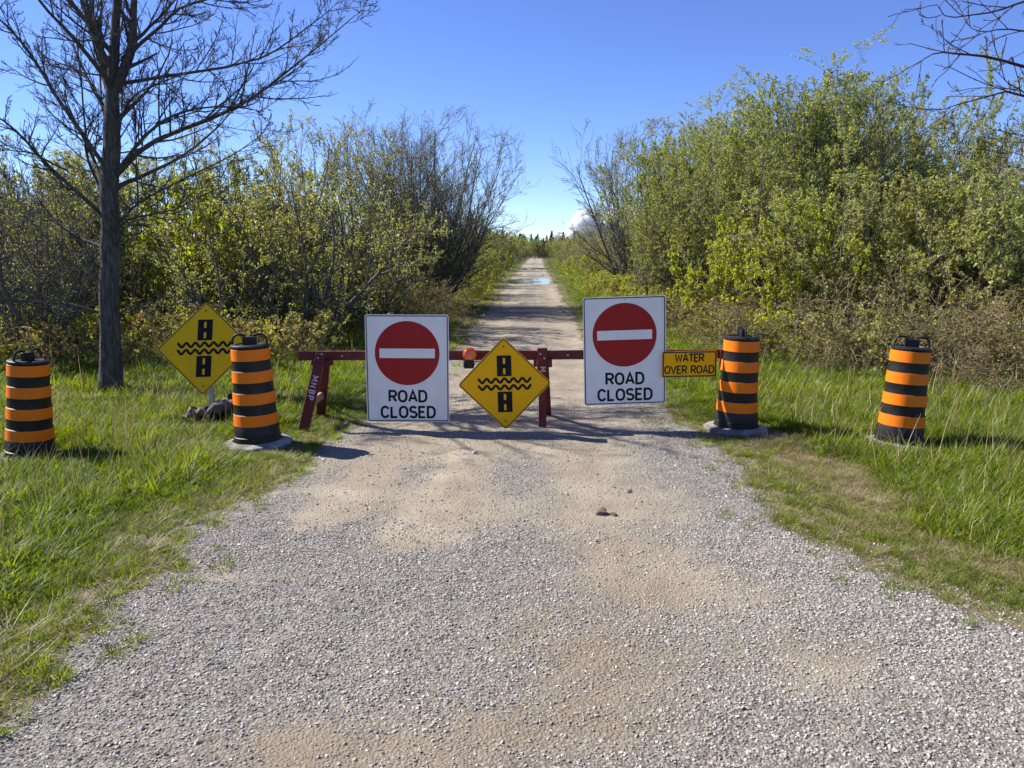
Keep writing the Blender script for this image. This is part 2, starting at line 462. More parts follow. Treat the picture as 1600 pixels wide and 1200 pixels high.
fin = mix(nt, rr2.outputs[0], verge_col, road_col)
pb = N(nt, 'BsdfPrincipled'); pb.inputs['Roughness'].default_value = 0.92; pb.inputs['Specular IOR Level'].default_value = 0.2
nt.links.new(fin, pb.inputs['Base Color'])
bm1 = N(nt, 'Bump', i_Strength=0.55, i_Distance=0.012); bm1.invert = True
nt.links.new(vo.outputs['Distance'], bm1.inputs['Height'])
bm2 = N(nt, 'Bump', i_Strength=0.6, i_Distance=0.012)
nt.links.new(n2.outputs[0], bm2.inputs['Height']); nt.links.new(bm1.outputs[0], bm2.inputs['Normal'])
nt.links.new(bm2.outputs[0], pb.inputs['Normal'])
nt.links.new(pb.outputs[0], out.inputs[0])
M['ground'] = gm

def sheet(name, sel, kind):
    f = F[sel]
    used, inv = np.unique(f, return_inverse=True)
    me = np_mesh(name, V[used], inv.reshape(-1, 4), True, gm)
    ca = me.color_attributes.new('cover', 'FLOAT_COLOR', 'POINT')
    col = np.stack([rd.reshape(-1)[used], sd.reshape(-1)[used], dr.reshape(-1)[used], dt.reshape(-1)[used]], 1).astype(np.float32)
    ca.data.foreach_set('color', col.ravel())
    o = link(name, me); return tag(o, kind=kind)
road = sheet('road', isroad, 'structure'); tag(road, 'pale gravel and sand track running straight to the far trees')
ground = sheet('ground', ~isroad, 'structure'); tag(ground, 'flat grassy verge and field ground on both sides of track')

# flood water lying in the dips of the road
wm, nt, out = new_mat('flood_water')
g2 = N(nt, 'NewGeometry')
wnz = N(nt, 'TexNoise', i_Scale=1.6, i_Detail=3.0); nt.links.new(g2.outputs['Position'], wnz.inputs['Vector'])
wb = N(nt, 'Bump', i_Strength=0.08, i_Distance=0.02); nt.links.new(wnz.outputs[0], wb.inputs['Height'])
wp = N(nt, 'BsdfPrincipled'); wp.inputs['Base Color'].default_value = (0.10, 0.085, 0.055, 1); wp.inputs['Roughness'].default_value = 0.05
wp.inputs['IOR'].default_value = 1.33
nt.links.new(wb.outputs[0], wp.inputs['Normal']); nt.links.new(wp.outputs[0], out.inputs[0])
for (y0, y1, lab) in ((37.6, 48, 'nearest and widest sheet of flood water lying across the gravel track'), (49.5, 55.5, 'second strip of flood water on the track beyond the nearest sheet'), (63.5, 73.5, 'farthest thin strip of flood water where the track meets the trees')):
    mb = MB(); n = 24
    ys = np.linspace(y0, y1, n)
    L = [(float(np.interp(y, YL, XL)) - 0.25, y, -0.034) for y in ys]; Rr = [(float(np.interp(y, YR, XR)) + 0.25, y, -0.034) for y in ys]
    mb.add(L + Rr, [(i, i + n, i + n + 1, i + 1) for i in range(n - 1)])
    tag(mb.build('flood_water', wm), lab, kind='structure')

# ---------------------------------------------------------------- scatter (only for uncountable stuff)
def scatter(name, protos, pts, rot, scl, idx, tint, label, cat, z_only=False):
    c = bpy.data.collections.new(name + '_pieces')
    for p in protos: c.objects.link(p)
    pts = np.asarray(pts, np.float32); n = len(pts)
    me = bpy.data.meshes.new(name)
    me.vertices.add(n); me.vertices.foreach_set('co', pts.ravel())
    def attr(nm, typ, data, key):
        a = me.attributes.new(nm, typ, 'POINT'); a.data.foreach_set(key, np.ascontiguousarray(data).ravel())
    attr('rot', 'FLOAT_VECTOR', np.asarray(rot, np.float32), 'vector')
    attr('scl', 'FLOAT_VECTOR', np.asarray(scl, np.float32), 'vector')
    attr('idx', 'INT', np.asarray(idx, np.int32), 'value')
    attr('tint', 'FLOAT', np.asarray(tint, np.float32), 'value')
    o = link(name, me)
    ng = bpy.data.node_groups.new(name + '_nodes', 'GeometryNodeTree')
    ng.interface.new_socket('Geometry', in_out='INPUT', socket_type='NodeSocketGeometry')
    ng.interface.new_socket('Geometry', in_out='OUTPUT', socket_type='NodeSocketGeometry')
    gi = ng.nodes.new('NodeGroupInput'); go = ng.nodes.new('NodeGroupOutput')
    ci = ng.nodes.new('GeometryNodeCollectionInfo'); ci.inputs['Collection'].default_value = c
    ci.inputs['Separate Children'].default_value = True; ci.inputs['Reset Children'].default_value = True
    ip = ng.nodes.new('GeometryNodeInstanceOnPoints'); ip.inputs['Pick Instance'].default_value = True
    def na(nm, typ):
        a = ng.nodes.new('GeometryNodeInputNamedAttribute'); a.data_type = typ; a.inputs['Name'].default_value = nm
        return a.outputs['Attribute']
    ng.links.new(gi.outputs[0], ip.inputs['Points'])
    ng.links.new(ci.outputs[0], ip.inputs['Instance'])
    ng.links.new(na('idx', 'INT'), ip.inputs['Instance Index'])
    er = ng.nodes.new('FunctionNodeEulerToRotation')
    ng.links.new(na('rot', 'FLOAT_VECTOR'), er.inputs[0])
    ng.links.new(er.outputs[0], ip.inputs['Rotation'])
    ng.links.new(na('scl', 'FLOAT_VECTOR'), ip.inputs['Scale'])
    ng.links.new(ip.outputs[0], go.inputs[0])
    md = o.modifiers.new('pieces', 'NODES'); md.node_group = ng
    return tag(o, label, cat, kind='stuff')
def proto(name, me): return bpy.data.objects.new(name, me)

rng = np.random.default_rng(7)
# crushed stone
M_st, nt, out = new_mat('crushed_stone')
at = N(nt, 'Attribute'); at.attribute_type = 'INSTANCER'; at.attribute_name = 'tint'
r = ramp(nt, [(0.0, (0.12, 0.107, 0.085)), (0.25, (0.25, 0.225, 0.187)), (0.6, (0.39, 0.363, 0.315)), (0.85, (0.54, 0.508, 0.45)), (1.0, (0.7, 0.665, 0.6))])
nt.links.new(at.outputs['Fac'], r.inputs[0])
tcn = N(nt, 'TexCoord'); sn = N(nt, 'TexNoise', i_Scale=1.6, i_Detail=4.0); nt.links.new(tcn.outputs['Object'], sn.inputs['Vector'])
sr = ramp(nt, [(0.3, (0.75, 0.74, 0.72)), (0.7, (1.1, 1.1, 1.1))]); nt.links.new(sn.outputs[0], sr.inputs[0])
sc = mix(nt, 1.0, r.outputs[0], sr.outputs[0], 'MULTIPLY')
p = N(nt, 'BsdfPrincipled'); p.inputs['Roughness'].default_value = 0.85; p.inputs['Specular IOR Level'].default_value = 0.25
nt.links.new(sc, p.inputs['Base Color']); nt.links.new(p.outputs[0], out.inputs[0])
def stone_mesh(seed, k=15, mat=None):
    import bmesh
    rs = np.random.default_rng(seed)
    bm = bmesh.new()
    for q in range(k):
        d = rs.normal(size=3); d /= np.linalg.norm(d); d *= rs.uniform(0.75, 1.1)
        bm.verts.new((d[0] * 1.0, d[1] * rs.uniform(0.75, 0.95), d[2] * 0.68))
    res = bmesh.ops.convex_hull(bm, input=bm.verts)
    bmesh.ops.delete(bm, geom=[g for g in res['geom_interior'] if isinstance(g, bmesh.types.BMVert)], context='VERTS')
    me = bpy.data.meshes.new('stone'); bm.to_mesh(me); bm.free()
    me.materials.append(mat or M_st); return me
stones = [proto('crushed_stone_%02d' % i, stone_mesh(100 + i)) for i in range(9)]
def cand(n, x0, x1, y0, y1):
    return rng.uniform(x0, x1, n), rng.uniform(y0, y1, n)
sx, sy, ss, stt = [], [], [], []
for (n, x0, x1, y0, y1, smin, smax) in ((125000, -3.0, 3.4, 1.0, 4.6, 0.0036, 0.0095), (70000, -2.6, 3.0, 4.2, 8.5, 0.004, 0.0095), (14000, -2.2, 2.6, 8.0, 18, 0.006, 0.012), (4200, -3.0, 3.4, 1.0, 8, 0.009, 0.015)):
    x, y = cand(n, x0, x1, y0, y1)
    a, s_, d_ = masks(x, y)
    pr = np.clip(a * (1 - 0.9 * s_) + 0.1, 0, 1) * np.where(a < 0.5, a * 1.6, 1)
    pr = pr * (1 - 0.72 * dirt(x, y))
    pr = np.maximum(pr, 0.45 * sstep(-0.55, 0.1, road_in(x, y)) * (1 - a))
    pr = np.where((y > 4.4), pr * 0.75, pr) * (0.55 + 0.9 * fbm(x, y, 2.8, 60, 3))
    k = rng.random(n) < pr
    x = x[k]; y = y[k]
    sx.append(x); sy.append(y)
    s_ = smin + (smax - smin) * rng.random(len(x)) ** 1.7
    ss.append(s_); stt.append(np.clip(rng.normal(0.55, 0.19, len(x)), 0, 1))
sx = np.concatenate(sx); sy = np.concatenate(sy); ss = np.concatenate(ss); stt = np.concatenate(stt)
sz = hgt(sx, sy) + ss * 0.12
n = len(sx)
scatter('gravel', stones, np.stack([sx, sy, sz], 1), np.stack([rng.normal(0, 0.35, n), rng.normal(0, 0.35, n), rng.uniform(0, 6.28, n)], 1),
        np.stack([ss * rng.uniform(0.8, 1.25, n), ss, ss * rng.uniform(0.75, 1.1, n)], 1), rng.integers(0, 9, n), stt,
        'loose grey crushed stone spread over the track surface', 'gravel')
print('stones', n)

# grass
def blades(rs, n, rad, hmin, hmax, w, lean, droop, K=5):
    a = rs.uniform(0, 6.283, n); r_ = rad * np.sqrt(rs.random(n))
    b = np.stack([r_ * np.cos(a), r_ * np.sin(a), np.full(n, -0.01)], 1)
    h = rs.uniform(hmin, hmax, n)
    az = a + rs.normal(0, 0.9, n)
    out_ = np.stack([np.cos(az), np.sin(az), np.zeros(n)], 1)
    side = np.stack([-np.sin(az + rs.normal(0, 0.6, n)), np.cos(az), np.zeros(n)], 1)
    side /= np.linalg.norm(side, axis=1)[:, None]
    ln = np.abs(rs.normal(lean, lean * 0.5, n)); dp = np.abs(rs.normal(droop, droop * 0.5, n))
    Vv = []
    for k in range(K):
        t = k / (K - 1)
        hor = h * (ln * t + dp * t * t)
        ver = h * t * (1 - 0.35 * np.clip(dp, 0, 1.5) * t)
        c = b + out_ * hor[:, None]; c[:, 2] += ver
        ww = w * (1 - t ** 1.6) * 0.5 + 0.0003
        Vv += [c - side * (ww), c + side * (ww)]
    Vv = np.stack(Vv, 1)                                 # n, 2K, 3
    q = np.array([[2 * k, 2 * k + 1, 2 * k + 3, 2 * k + 2] for k in range(K - 1)])
    Ff = (np.arange(n)[:, None, None] * 2 * K + q[None]).reshape(-1, 4)
    return Vv.reshape(-1, 3), Ff
def gclump(name, seed, mat, *a, **k):
    v, f = blades(np.random.default_rng(seed), *a, **k)
    return proto(name, np_mesh(name, v, f, True, mat))
gp = []
for i in range(4): gp.append(gclump('grass_clump_%02d' % i, 300 + i, M['grass'], 60, 0.09, 0.045, 0.13, 0.0085, 0.4, 0.5))
for i in range(4, 6): gp.append(gclump('grass_clump_%02d' % i, 300 + i, M['grass'], 50, 0.07, 0.03, 0.085, 0.005, 0.5, 0.4, K=4))
for i in range(6, 8): gp.append(gclump('grass_clump_%02d' % i, 300 + i, M['grass'], 28, 0.06, 0.1, 0.22, 0.008, 0.25, 0.4))
for i in range(8, 10): gp.append(gclump('grass_clump_%02d' % i, 300 + i, M['straw'], 30, 0.09, 0.03, 0.09, 0.0035, 1.6, 0.5, K=4))
def weed(name, seed):
    rs = np.random.default_rng(seed); vv = []; ff = []
    for j in range(11):
        a = rs.uniform(0, 6.28); L_ = rs.uniform(0.045, 0.1); e = rs.uniform(0.3, 1.1); w = L_ * rs.uniform(0.2, 0.3)
        d = np.array([math.cos(a) * math.cos(e), math.sin(a) * math.cos(e), math.sin(e)]); s_ = np.array([-math.sin(a), math.cos(a), 0])
        b0 = np.array([rs.normal(0, .015), rs.normal(0, .015), 0.0]); dr_ = np.array([0, 0, -L_ * 0.35])
        k = len(vv)
        vv += [b0 - s_ * .002, b0 + s_ * .002, b0 + d * L_ * .5 + s_ * w, b0 + d * L_ * .5 - s_ * w, b0 + d * L_ * 0.85 + dr_ * .5 + s_ * w * .7, b0 + d * L_ * 0.85 + dr_ * .5 - s_ * w * .7, b0 + d * L_ + dr_ + s_ * .002, b0 + d * L_ + dr_ - s_ * .002]
        ff += [(k, k + 1, k + 2, k + 3), (k + 3, k + 2, k + 4, k + 5), (k + 5, k + 4, k + 6, k + 7)]
    return proto(name, np_mesh(name, vv, ff, True, M['weed']))
gp.append(weed('grass_weed_10', 401)); gp.append(weed('grass_weed_11', 402))
gp.append(gclump('grass_stalk_12', 411, M['straw'], 2, 0.08, 0.2, 0.4, 0.004, 0.3, 0.3))
P_, I_, S_, T_ = [], [], [], []
def grass_zone(n, x0, x1, y0, y1, smul):
    x, y = cand(n, x0, x1, y0, y1)
    ri = road_in(x, y); rd_, sd_, dr_ = masks(x, y)
    out_ = -ri
    big = fbm(x, y, 0.9, 80, 3)
    k = rng.random(n) < np.clip(0.04 * sstep(-0.5, -0.2, out_) + sstep(-0.25, 0.12, out_) * (0.4 + 0.6 * sstep(0.0, 0.35, out_)), 0.0, 1)
    x = x[k]; y = y[k]; out_ = out_[k]; dr_ = dr_[k]; big = big[k]; m = len(x)
    u = rng.random(m)
    lush = np.clip(sstep(0.25, 1.1, out_) - 0.9 * dr_, 0, 1)
    idx = np.where(u < lush * 0.78, rng.integers(0, 4, m), rng.integers(4, 6, m))
    idx = np.where((u > 0.93) & (lush > 0.5), rng.integers(6, 8, m), idx)
    idx = np.where((rng.random(m) < 0.7 * dr_), rng.integers(8, 10, m), idx)
    idx = np.where((rng.random(m) < 0.16) & (lush > 0.3), rng.integers(10, 12, m), idx)
    idx = np.where((rng.random(m) < 0.006) & (lush > 0.5) & (x > 3.6), 12, idx)
    t = np.clip(0.05 + (big - 0.45) * 0.6 + rng.normal(0, 0.08, m), 0, 0.42) + 0.6 * dr_ * rng.random(m)
    s_ = smul * rng.uniform(0.7, 1.25, m) * (0.75 + 0.6 * big) * (0.6 + 0.4 * lush)
    dm = np.full(m, 9.0)
    for bx, by in ((-4.03, 6.28), (-2.2, 6.52), (2.08, 7.02), (3.4, 6.62)):      # trodden round the barrel feet
        dm = np.minimum(dm, np.hypot(x - bx, y - by))
    ds = np.hypot((x + 2.99) / 1.5, y - 7.36); s_ = s_ * (0.3 + 0.7 * sstep(0.15, 0.42, ds))
    s_ = s_ * (0.45 + 0.55 * sstep(0.25, 0.6, dm))
    kk = (dm > 0.29) | ((dm > 0.21) & (rng.random(m) < 0.5) & (np.abs(x) > 3))
    x, y, idx, s_, t = x[kk], y[kk], idx[kk], s_[kk], t[kk]
    P_.append(np.stack([x, y, hgt(x, y)], 1)); I_.append(idx); S_.append(s_); T_.append(t)
grass_zone(21000, -7.5, -1.5, 2.0, 8.5, 1.0)
grass_zone(19000, 1.2, 7.5, 2.0, 8.5, 1.0)
grass_zone(7000, -13, -0.7, 8.2, 15, 1.25)
grass_zone(7000, 1.2, 13, 8.2, 15, 1.25)
grass_zone(6000, -20, 24, 15, 32, 1.7)
grass_zone(6000, -5, 9, 15, 45, 1.3)
grass_zone(2500, -6, 14, 45, 110, 2.0)
grass_zone(1200, -6, 6, -3, 2.0, 1.0)
P_ = np.concatenate(P_); I_ = np.concatenate(I_); S_ = np.concatenate(S_); T_ = np.concatenate(T_); n = len(P_)
scatter('grass', gp, P_, np.stack([rng.normal(0, 0.1, n), rng.normal(0, 0.1, n), rng.uniform(0, 6.28, n)], 1), np.stack([S_, S_, S_ * rng.uniform(0.8, 1.2, n)], 1), I_, T_,
        'bright green spring grass with dry straw along both verges', 'grass')
print('grass clumps', n)

# ---------------------------------------------------------------- woody plants
def nrm(a): return a / (np.linalg.norm(a, axis=-1, keepdims=True) + 1e-9)
def grow(rs, st, d, L_, K, wob, up):
    P = [st]; d = nrm(d); s_ = (L_ / (K - 1))[:, None]
    for k in range(K - 1):
        d = nrm(d + rs.normal(0, wob, d.shape) + np.array([0, 0, up]))
        P.append(P[-1] + d * s_)
    return np.stack(P, 1)
def kids(rs, P, Rd, n, t0, t1, ang, sp, lr, K, wob, up, rmax, taper=0.35, fall=0.55, rk=0.65):
    Np, Kp = P.shape[:2]
    t = t0 + (t1 - t0) * (np.arange(n)[None] + rs.random((Np, n))) / n
    q = np.clip(t * (Kp - 1), 0, Kp - 1.001); i = q.astype(int); f = (q - i)[..., None]
    a = np.arange(Np)[:, None]
    pos = P[a, i] * (1 - f) + P[a, i + 1] * f
    tan = nrm(P[a, i + 1] - P[a, i])
    rp = Rd[a, i] * (1 - f[..., 0]) + Rd[a, i + 1] * f[..., 0]
    v = rs.normal(size=tan.shape); v = nrm(v - tan * (v * tan).sum(-1, keepdims=True))
    an = np.abs(rs.normal(ang, sp, t.shape))[..., None]
    d = tan * np.cos(an) + v * np.sin(an)
    pl = np.linalg.norm(np.diff(P, axis=1), axis=-1).sum(1)[:, None]
    L_ = pl * lr * (1 - fall * t) * rs.uniform(0.55, 1.3, t.shape)
    P2 = grow(rs, pos.reshape(-1, 3), d.reshape(-1, 3), L_.reshape(-1), K, wob, up)
    r0 = np.minimum(rp * rk, rmax).reshape(-1)
    R2 = r0[:, None] * (1 - (1 - taper) * np.linspace(0, 1, K)[None])
    return P2, R2
def tubes(P, Rd, S):
    Nn, K = P.shape[:2]
    T = np.empty_like(P); T[:, 1:-1] = P[:, 2:] - P[:, :-2]; T[:, 0] = P[:, 1] - P[:, 0]; T[:, -1] = P[:, -1] - P[:, -2]
    T = nrm(T)
    m = nrm(T.mean(1)); ref = np.where(np.abs(m[:, 2:3]) > 0.8, np.array([[1.0, 0.1, 0]]), np.array([[0, 0.1, 1.0]]))[:, None]
    U = nrm(np.cross(T, np.broadcast_to(ref, T.shape))); W = np.cross(T, U)
    a = np.arange(S) * 2 * math.pi / S
    Vv = P[:, :, None] + Rd[:, :, None, None] * (U[:, :, None] * np.cos(a)[None, None, :, None] + W[:, :, None] * np.sin(a)[None, None, :, None])
    b = (np.arange(Nn)[:, None, None] * K + np.arange(K - 1)[None, :, None]) * S
    s0 = np.arange(S)[None, None]; s1 = (s0 + 1) % S
    Ff = np.stack([b + s0, b + s1, b + S + s1, b + S + s0], -1).reshape(-1, 4)
    return Vv.reshape(-1, 3), Ff
def merge(parts):
    vs_ = []; fs_ = []; b = 0
    for v, f in parts:
        vs_.append(v); fs_.append(f + b); b += len(v)
    return np.concatenate(vs_), np.concatenate(fs_)
def leaves(rs, P, per, t0, L_, asp, spread=0.8, jit=0.0):
    Nn, K = P.shape[:2]
    t = t0 + (1 - t0) * rs.random((Nn, per)); q = np.clip(t * (K - 1), 0, K - 1.001); i = q.astype(int); f = (q - i)[..., None]
    a = np.arange(Nn)[:, None]
    pos = (P[a, i] * (1 - f) + P[a, i + 1] * f).reshape(-1, 3)
    tan = nrm(P[a, i + 1] - P[a, i]).reshape(-1, 3)
    if jit: pos = pos + rs.normal(0, jit, pos.shape)
    ax = nrm(tan * (1 - spread) + nrm(rs.normal(size=tan.shape)) * spread)
    w = nrm(np.cross(ax, rs.normal(size=ax.shape))); nn = np.cross(ax, w)
    l = (L_ * rs.uniform(0.6, 1.3, len(pos)))[:, None]
    Vv = np.stack([pos, pos + ax * l * .45 + w * l * asp * .5 + nn * l * .06, pos + ax * l, pos + ax * l * .45 - w * l * asp * .5 + nn * l * .06], 1)
    return Vv.reshape(-1, 3), np.arange(len(pos) * 4).reshape(-1, 4)

def shrub(seed, h, ns=12, base=0.25, tilt=0.35, n=(8, 5, 4), per=7, leaf=0.045, asp=0.45, up=0.05, thick=0.03, wob=0.1, lr=(0.5, 0.5, 0.5), t1=0.22, flen=0.5, jit=0.0, ang=0.6, twig=0.0022):
    rs = np.random.default_rng(seed)
    a = rs.uniform(0, 6.283, ns); r_ = base * np.sqrt(rs.random(ns))
    st = np.stack([r_ * np.cos(a), r_ * np.sin(a), np.full(ns, -0.05)], 1)
    ti = np.abs(rs.normal(tilt, tilt * 0.5, ns)); az = a + rs.normal(0, 0.5, ns)
    d = np.stack([np.sin(ti) * np.cos(az), np.sin(ti) * np.sin(az), np.cos(ti)], 1)
    L_ = h * rs.uniform(0.74, 0.95, ns)
    P0 = grow(rs, st, d, L_, 10, wob * 0.7, up * 0.6)
    R0 = thick * rs.uniform(0.6, 1.15, ns)[:, None] * (1 - 0.8 * np.linspace(0, 1, 10)[None])
    P1, R1 = kids(rs, P0, R0, n[0], t1, 0.97, ang, 0.2, lr[0], 7, wob, up, thick * 0.5, 0.3, flen)
    P2, R2 = kids(rs, P1, R1, n[1], 0.2, 0.98, 0.6, 0.25, lr[1], 5, wob, up, thick * 0.25, 0.4, 0.45)
    parts = [tubes(P0, R0, 6), tubes(P1, np.maximum(R1, twig * 1.5), 4), tubes(P2, np.maximum(R2, twig * 1.2), 3)]
    tw = P2
    if n[2]:
        P3, R3 = kids(rs, P2, R2, n[2], 0.15, 1.0, 0.6, 0.3, lr[2], 4, wob, up, thick * 0.12, 0.5, 0.4)
        parts.append(tubes(P3, np.maximum(R3, twig), 3)); tw = P3
    vz, fz = merge(parts)
    zq = np.percentile(vz[:, 2], 97.5); rq = np.percentile(np.hypot(vz[:, 0], vz[:, 1]), 99.0)
    def tame(v):                                          # pulls single over-long shoots back into the crown
        v[:, 2] = np.where(v[:, 2] > zq, zq + (v[:, 2] - zq) * 0.35, v[:, 2])
        r_ = np.hypot(v[:, 0], v[:, 1]); k_ = np.where(r_ > rq, (rq + (r_ - rq) * 0.4) / np.maximum(r_, 1e-6), 1)
        v[:, 0] *= k_; v[:, 1] *= k_
        return v
    sm = np_mesh('stems', tame(vz), fz, True)
    lm = None
    if per:
        ls = [leaves(rs, tw, per, 0.1, leaf, asp, 0.75, jit), leaves(rs, P1, max(1, per // 2), 0.5, leaf, asp, 0.75, jit)]
        vl, fl = merge(ls); lm = np_mesh('foliage', tame(vl), fl, False)
    return sm, lm

KIND = {}; KH = {}
def reg(k, sm, lm, bark, lmat):
    sm.materials.append(M[bark])
    if lm: lm.materials.append(M[lmat])
    KIND[k] = (sm, lm)
    zc = np.empty(len(sm.vertices) * 3, np.float32); sm.vertices.foreach_get('co', zc)
    KH[k] = float(np.percentile(zc[2::3], 99.5))
# heights in metres at scale 1
reg('willow_a', *shrub(11, 5.0, 16, 0.6, 0.30, (10, 6, 5), 14, 0.054, 0.44, 0.05, 0.045, 0.10, (0.44, 0.5, 0.5), 0.1, 0.3), 'bark_shrub', 'leaf_willow')
reg('willow_b', *shrub(12, 5.0, 16, 0.7, 0.34, (10, 6, 5), 14, 0.054, 0.44, 0.05, 0.042, 0.11, (0.44, 0.5, 0.5), 0.1, 0.3), 'bark_shrub', 'leaf_willow')
reg('willow_c', *shrub(13, 5.0, 14, 0.6, 0.26, (10, 6, 5), 11, 0.052, 0.44, 0.07, 0.042, 0.1, (0.40, 0.5, 0.5), 0.12, 0.3), 'bark_pale', 'leaf_olive')
reg('dense_a', *shrub(14, 3.0, 17, 0.6, 0.42, (10, 6, 4), 9, 0.052, 0.45, 0.04, 0.03, 0.13, (0.5, 0.5, 0.5), 0.06), 'bark_shrub', 'leaf_olive')
reg('dense_b', *shrub(15, 3.0, 16, 0.7, 0.46, (10, 6, 4), 9, 0.052, 0.45, 0.04, 0.028, 0.13, (0.5, 0.5, 0.5), 0.06), 'bark_shrub', 'leaf_willow')
reg('yellow', *shrub(16, 2.6, 10, 0.3, 0.30, (8, 5, 4), 8, 0.06, 0.6, 0.05, 0.025, 0.12, (0.42, 0.5, 0.5), 0.08), 'bark_shrub', 'leaf_yellow')
reg('bud_a', *shrub(17, 4.0, 16, 0.5, 0.33, (9, 7, 5), 4, 0.042, 0.5, 0.08, 0.035, 0.09, (0.42, 0.5, 0.55), 0.1), 'bark_pale', 'leaf_bud')
reg('bud_b', *shrub(18, 4.0, 14, 0.6, 0.38, (9, 7, 5), 4, 0.042, 0.5, 0.07, 0.035, 0.1, (0.42, 0.5, 0.55), 0.1), 'bark_shrub', 'leaf_bud')
reg('apple', *shrub(19, 3.0, 9, 0.3, 0.5, (9, 7, 5), 5, 0.042, 0.55, 0.03, 0.045, 0.2, (0.5, 0.5, 0.5), 0.08), 'bark_twig', 'leaf_olive')
reg('bare_a', *shrub(20, 4.6, 22, 0.5, 0.5, (11, 8, 5), 1, 0.036, 0.5, 0.05, 0.036, 0.09, (0.4, 0.46, 0.5), 0.1, 0.22), 'bark_twig', 'leaf_bud')
reg('bare_b', *shrub(21, 4.0, 17, 0.5, 0.40, (10, 8, 5), 1, 0.036, 0.5, 0.05, 0.034, 0.1, (0.4, 0.46, 0.5), 0.1, 0.25), 'bark_twig', 'leaf_bud')
reg('bramble_a', *shrub(22, 1.35, 40, 0.8, 0.6, (6, 5, 0), 7, 0.036, 0.5, -0.05, 0.006, 0.16, (0.5, 0.55, 0.5), 0.1, 0.4), 'dead_stem', 'leaf_brown')
reg('bramble_b', *shrub(23, 1.35, 55, 0.9, 0.7, (6, 5, 0), 4, 0.032, 0.5, -0.07, 0.0055, 0.18, (0.5, 0.55, 0.5), 0.1, 0.4), 'dead_stem', 'leaf_brown')
reg('low_green', *shrub(24, 1.2, 22, 0.55, 0.5, (5, 4, 0), 9, 0.045, 0.6, 0.02, 0.007, 0.14, (0.5, 0.55, 0.5), 0.08, 0.4), 'dead_stem', 'leaf_yellow')

reg('low_olive', *shrub(25, 1.2, 22, 0.55, 0.5, (5, 4, 0), 8, 0.038, 0.55, 0.02, 0.006, 0.14, (0.5, 0.55, 0.5), 0.08, 0.4), 'dead_stem', 'leaf_bud')
def plant(name, kind, x, y, h, rz, label, cat, group=None, wide=1.0):
    sm, lm = KIND[kind]
    H = KH[kind]
    e = empty(name, (x, y, float(hgt(x, y)) - 0.02), (0, 0, rz))
    s_ = h / H
    e.scale = (s_ * wide, s_ * wide, s_)
    link('stems', sm, None, e)
    if lm: link('foliage', lm, None, e)
    return tag(e, label, cat, group)

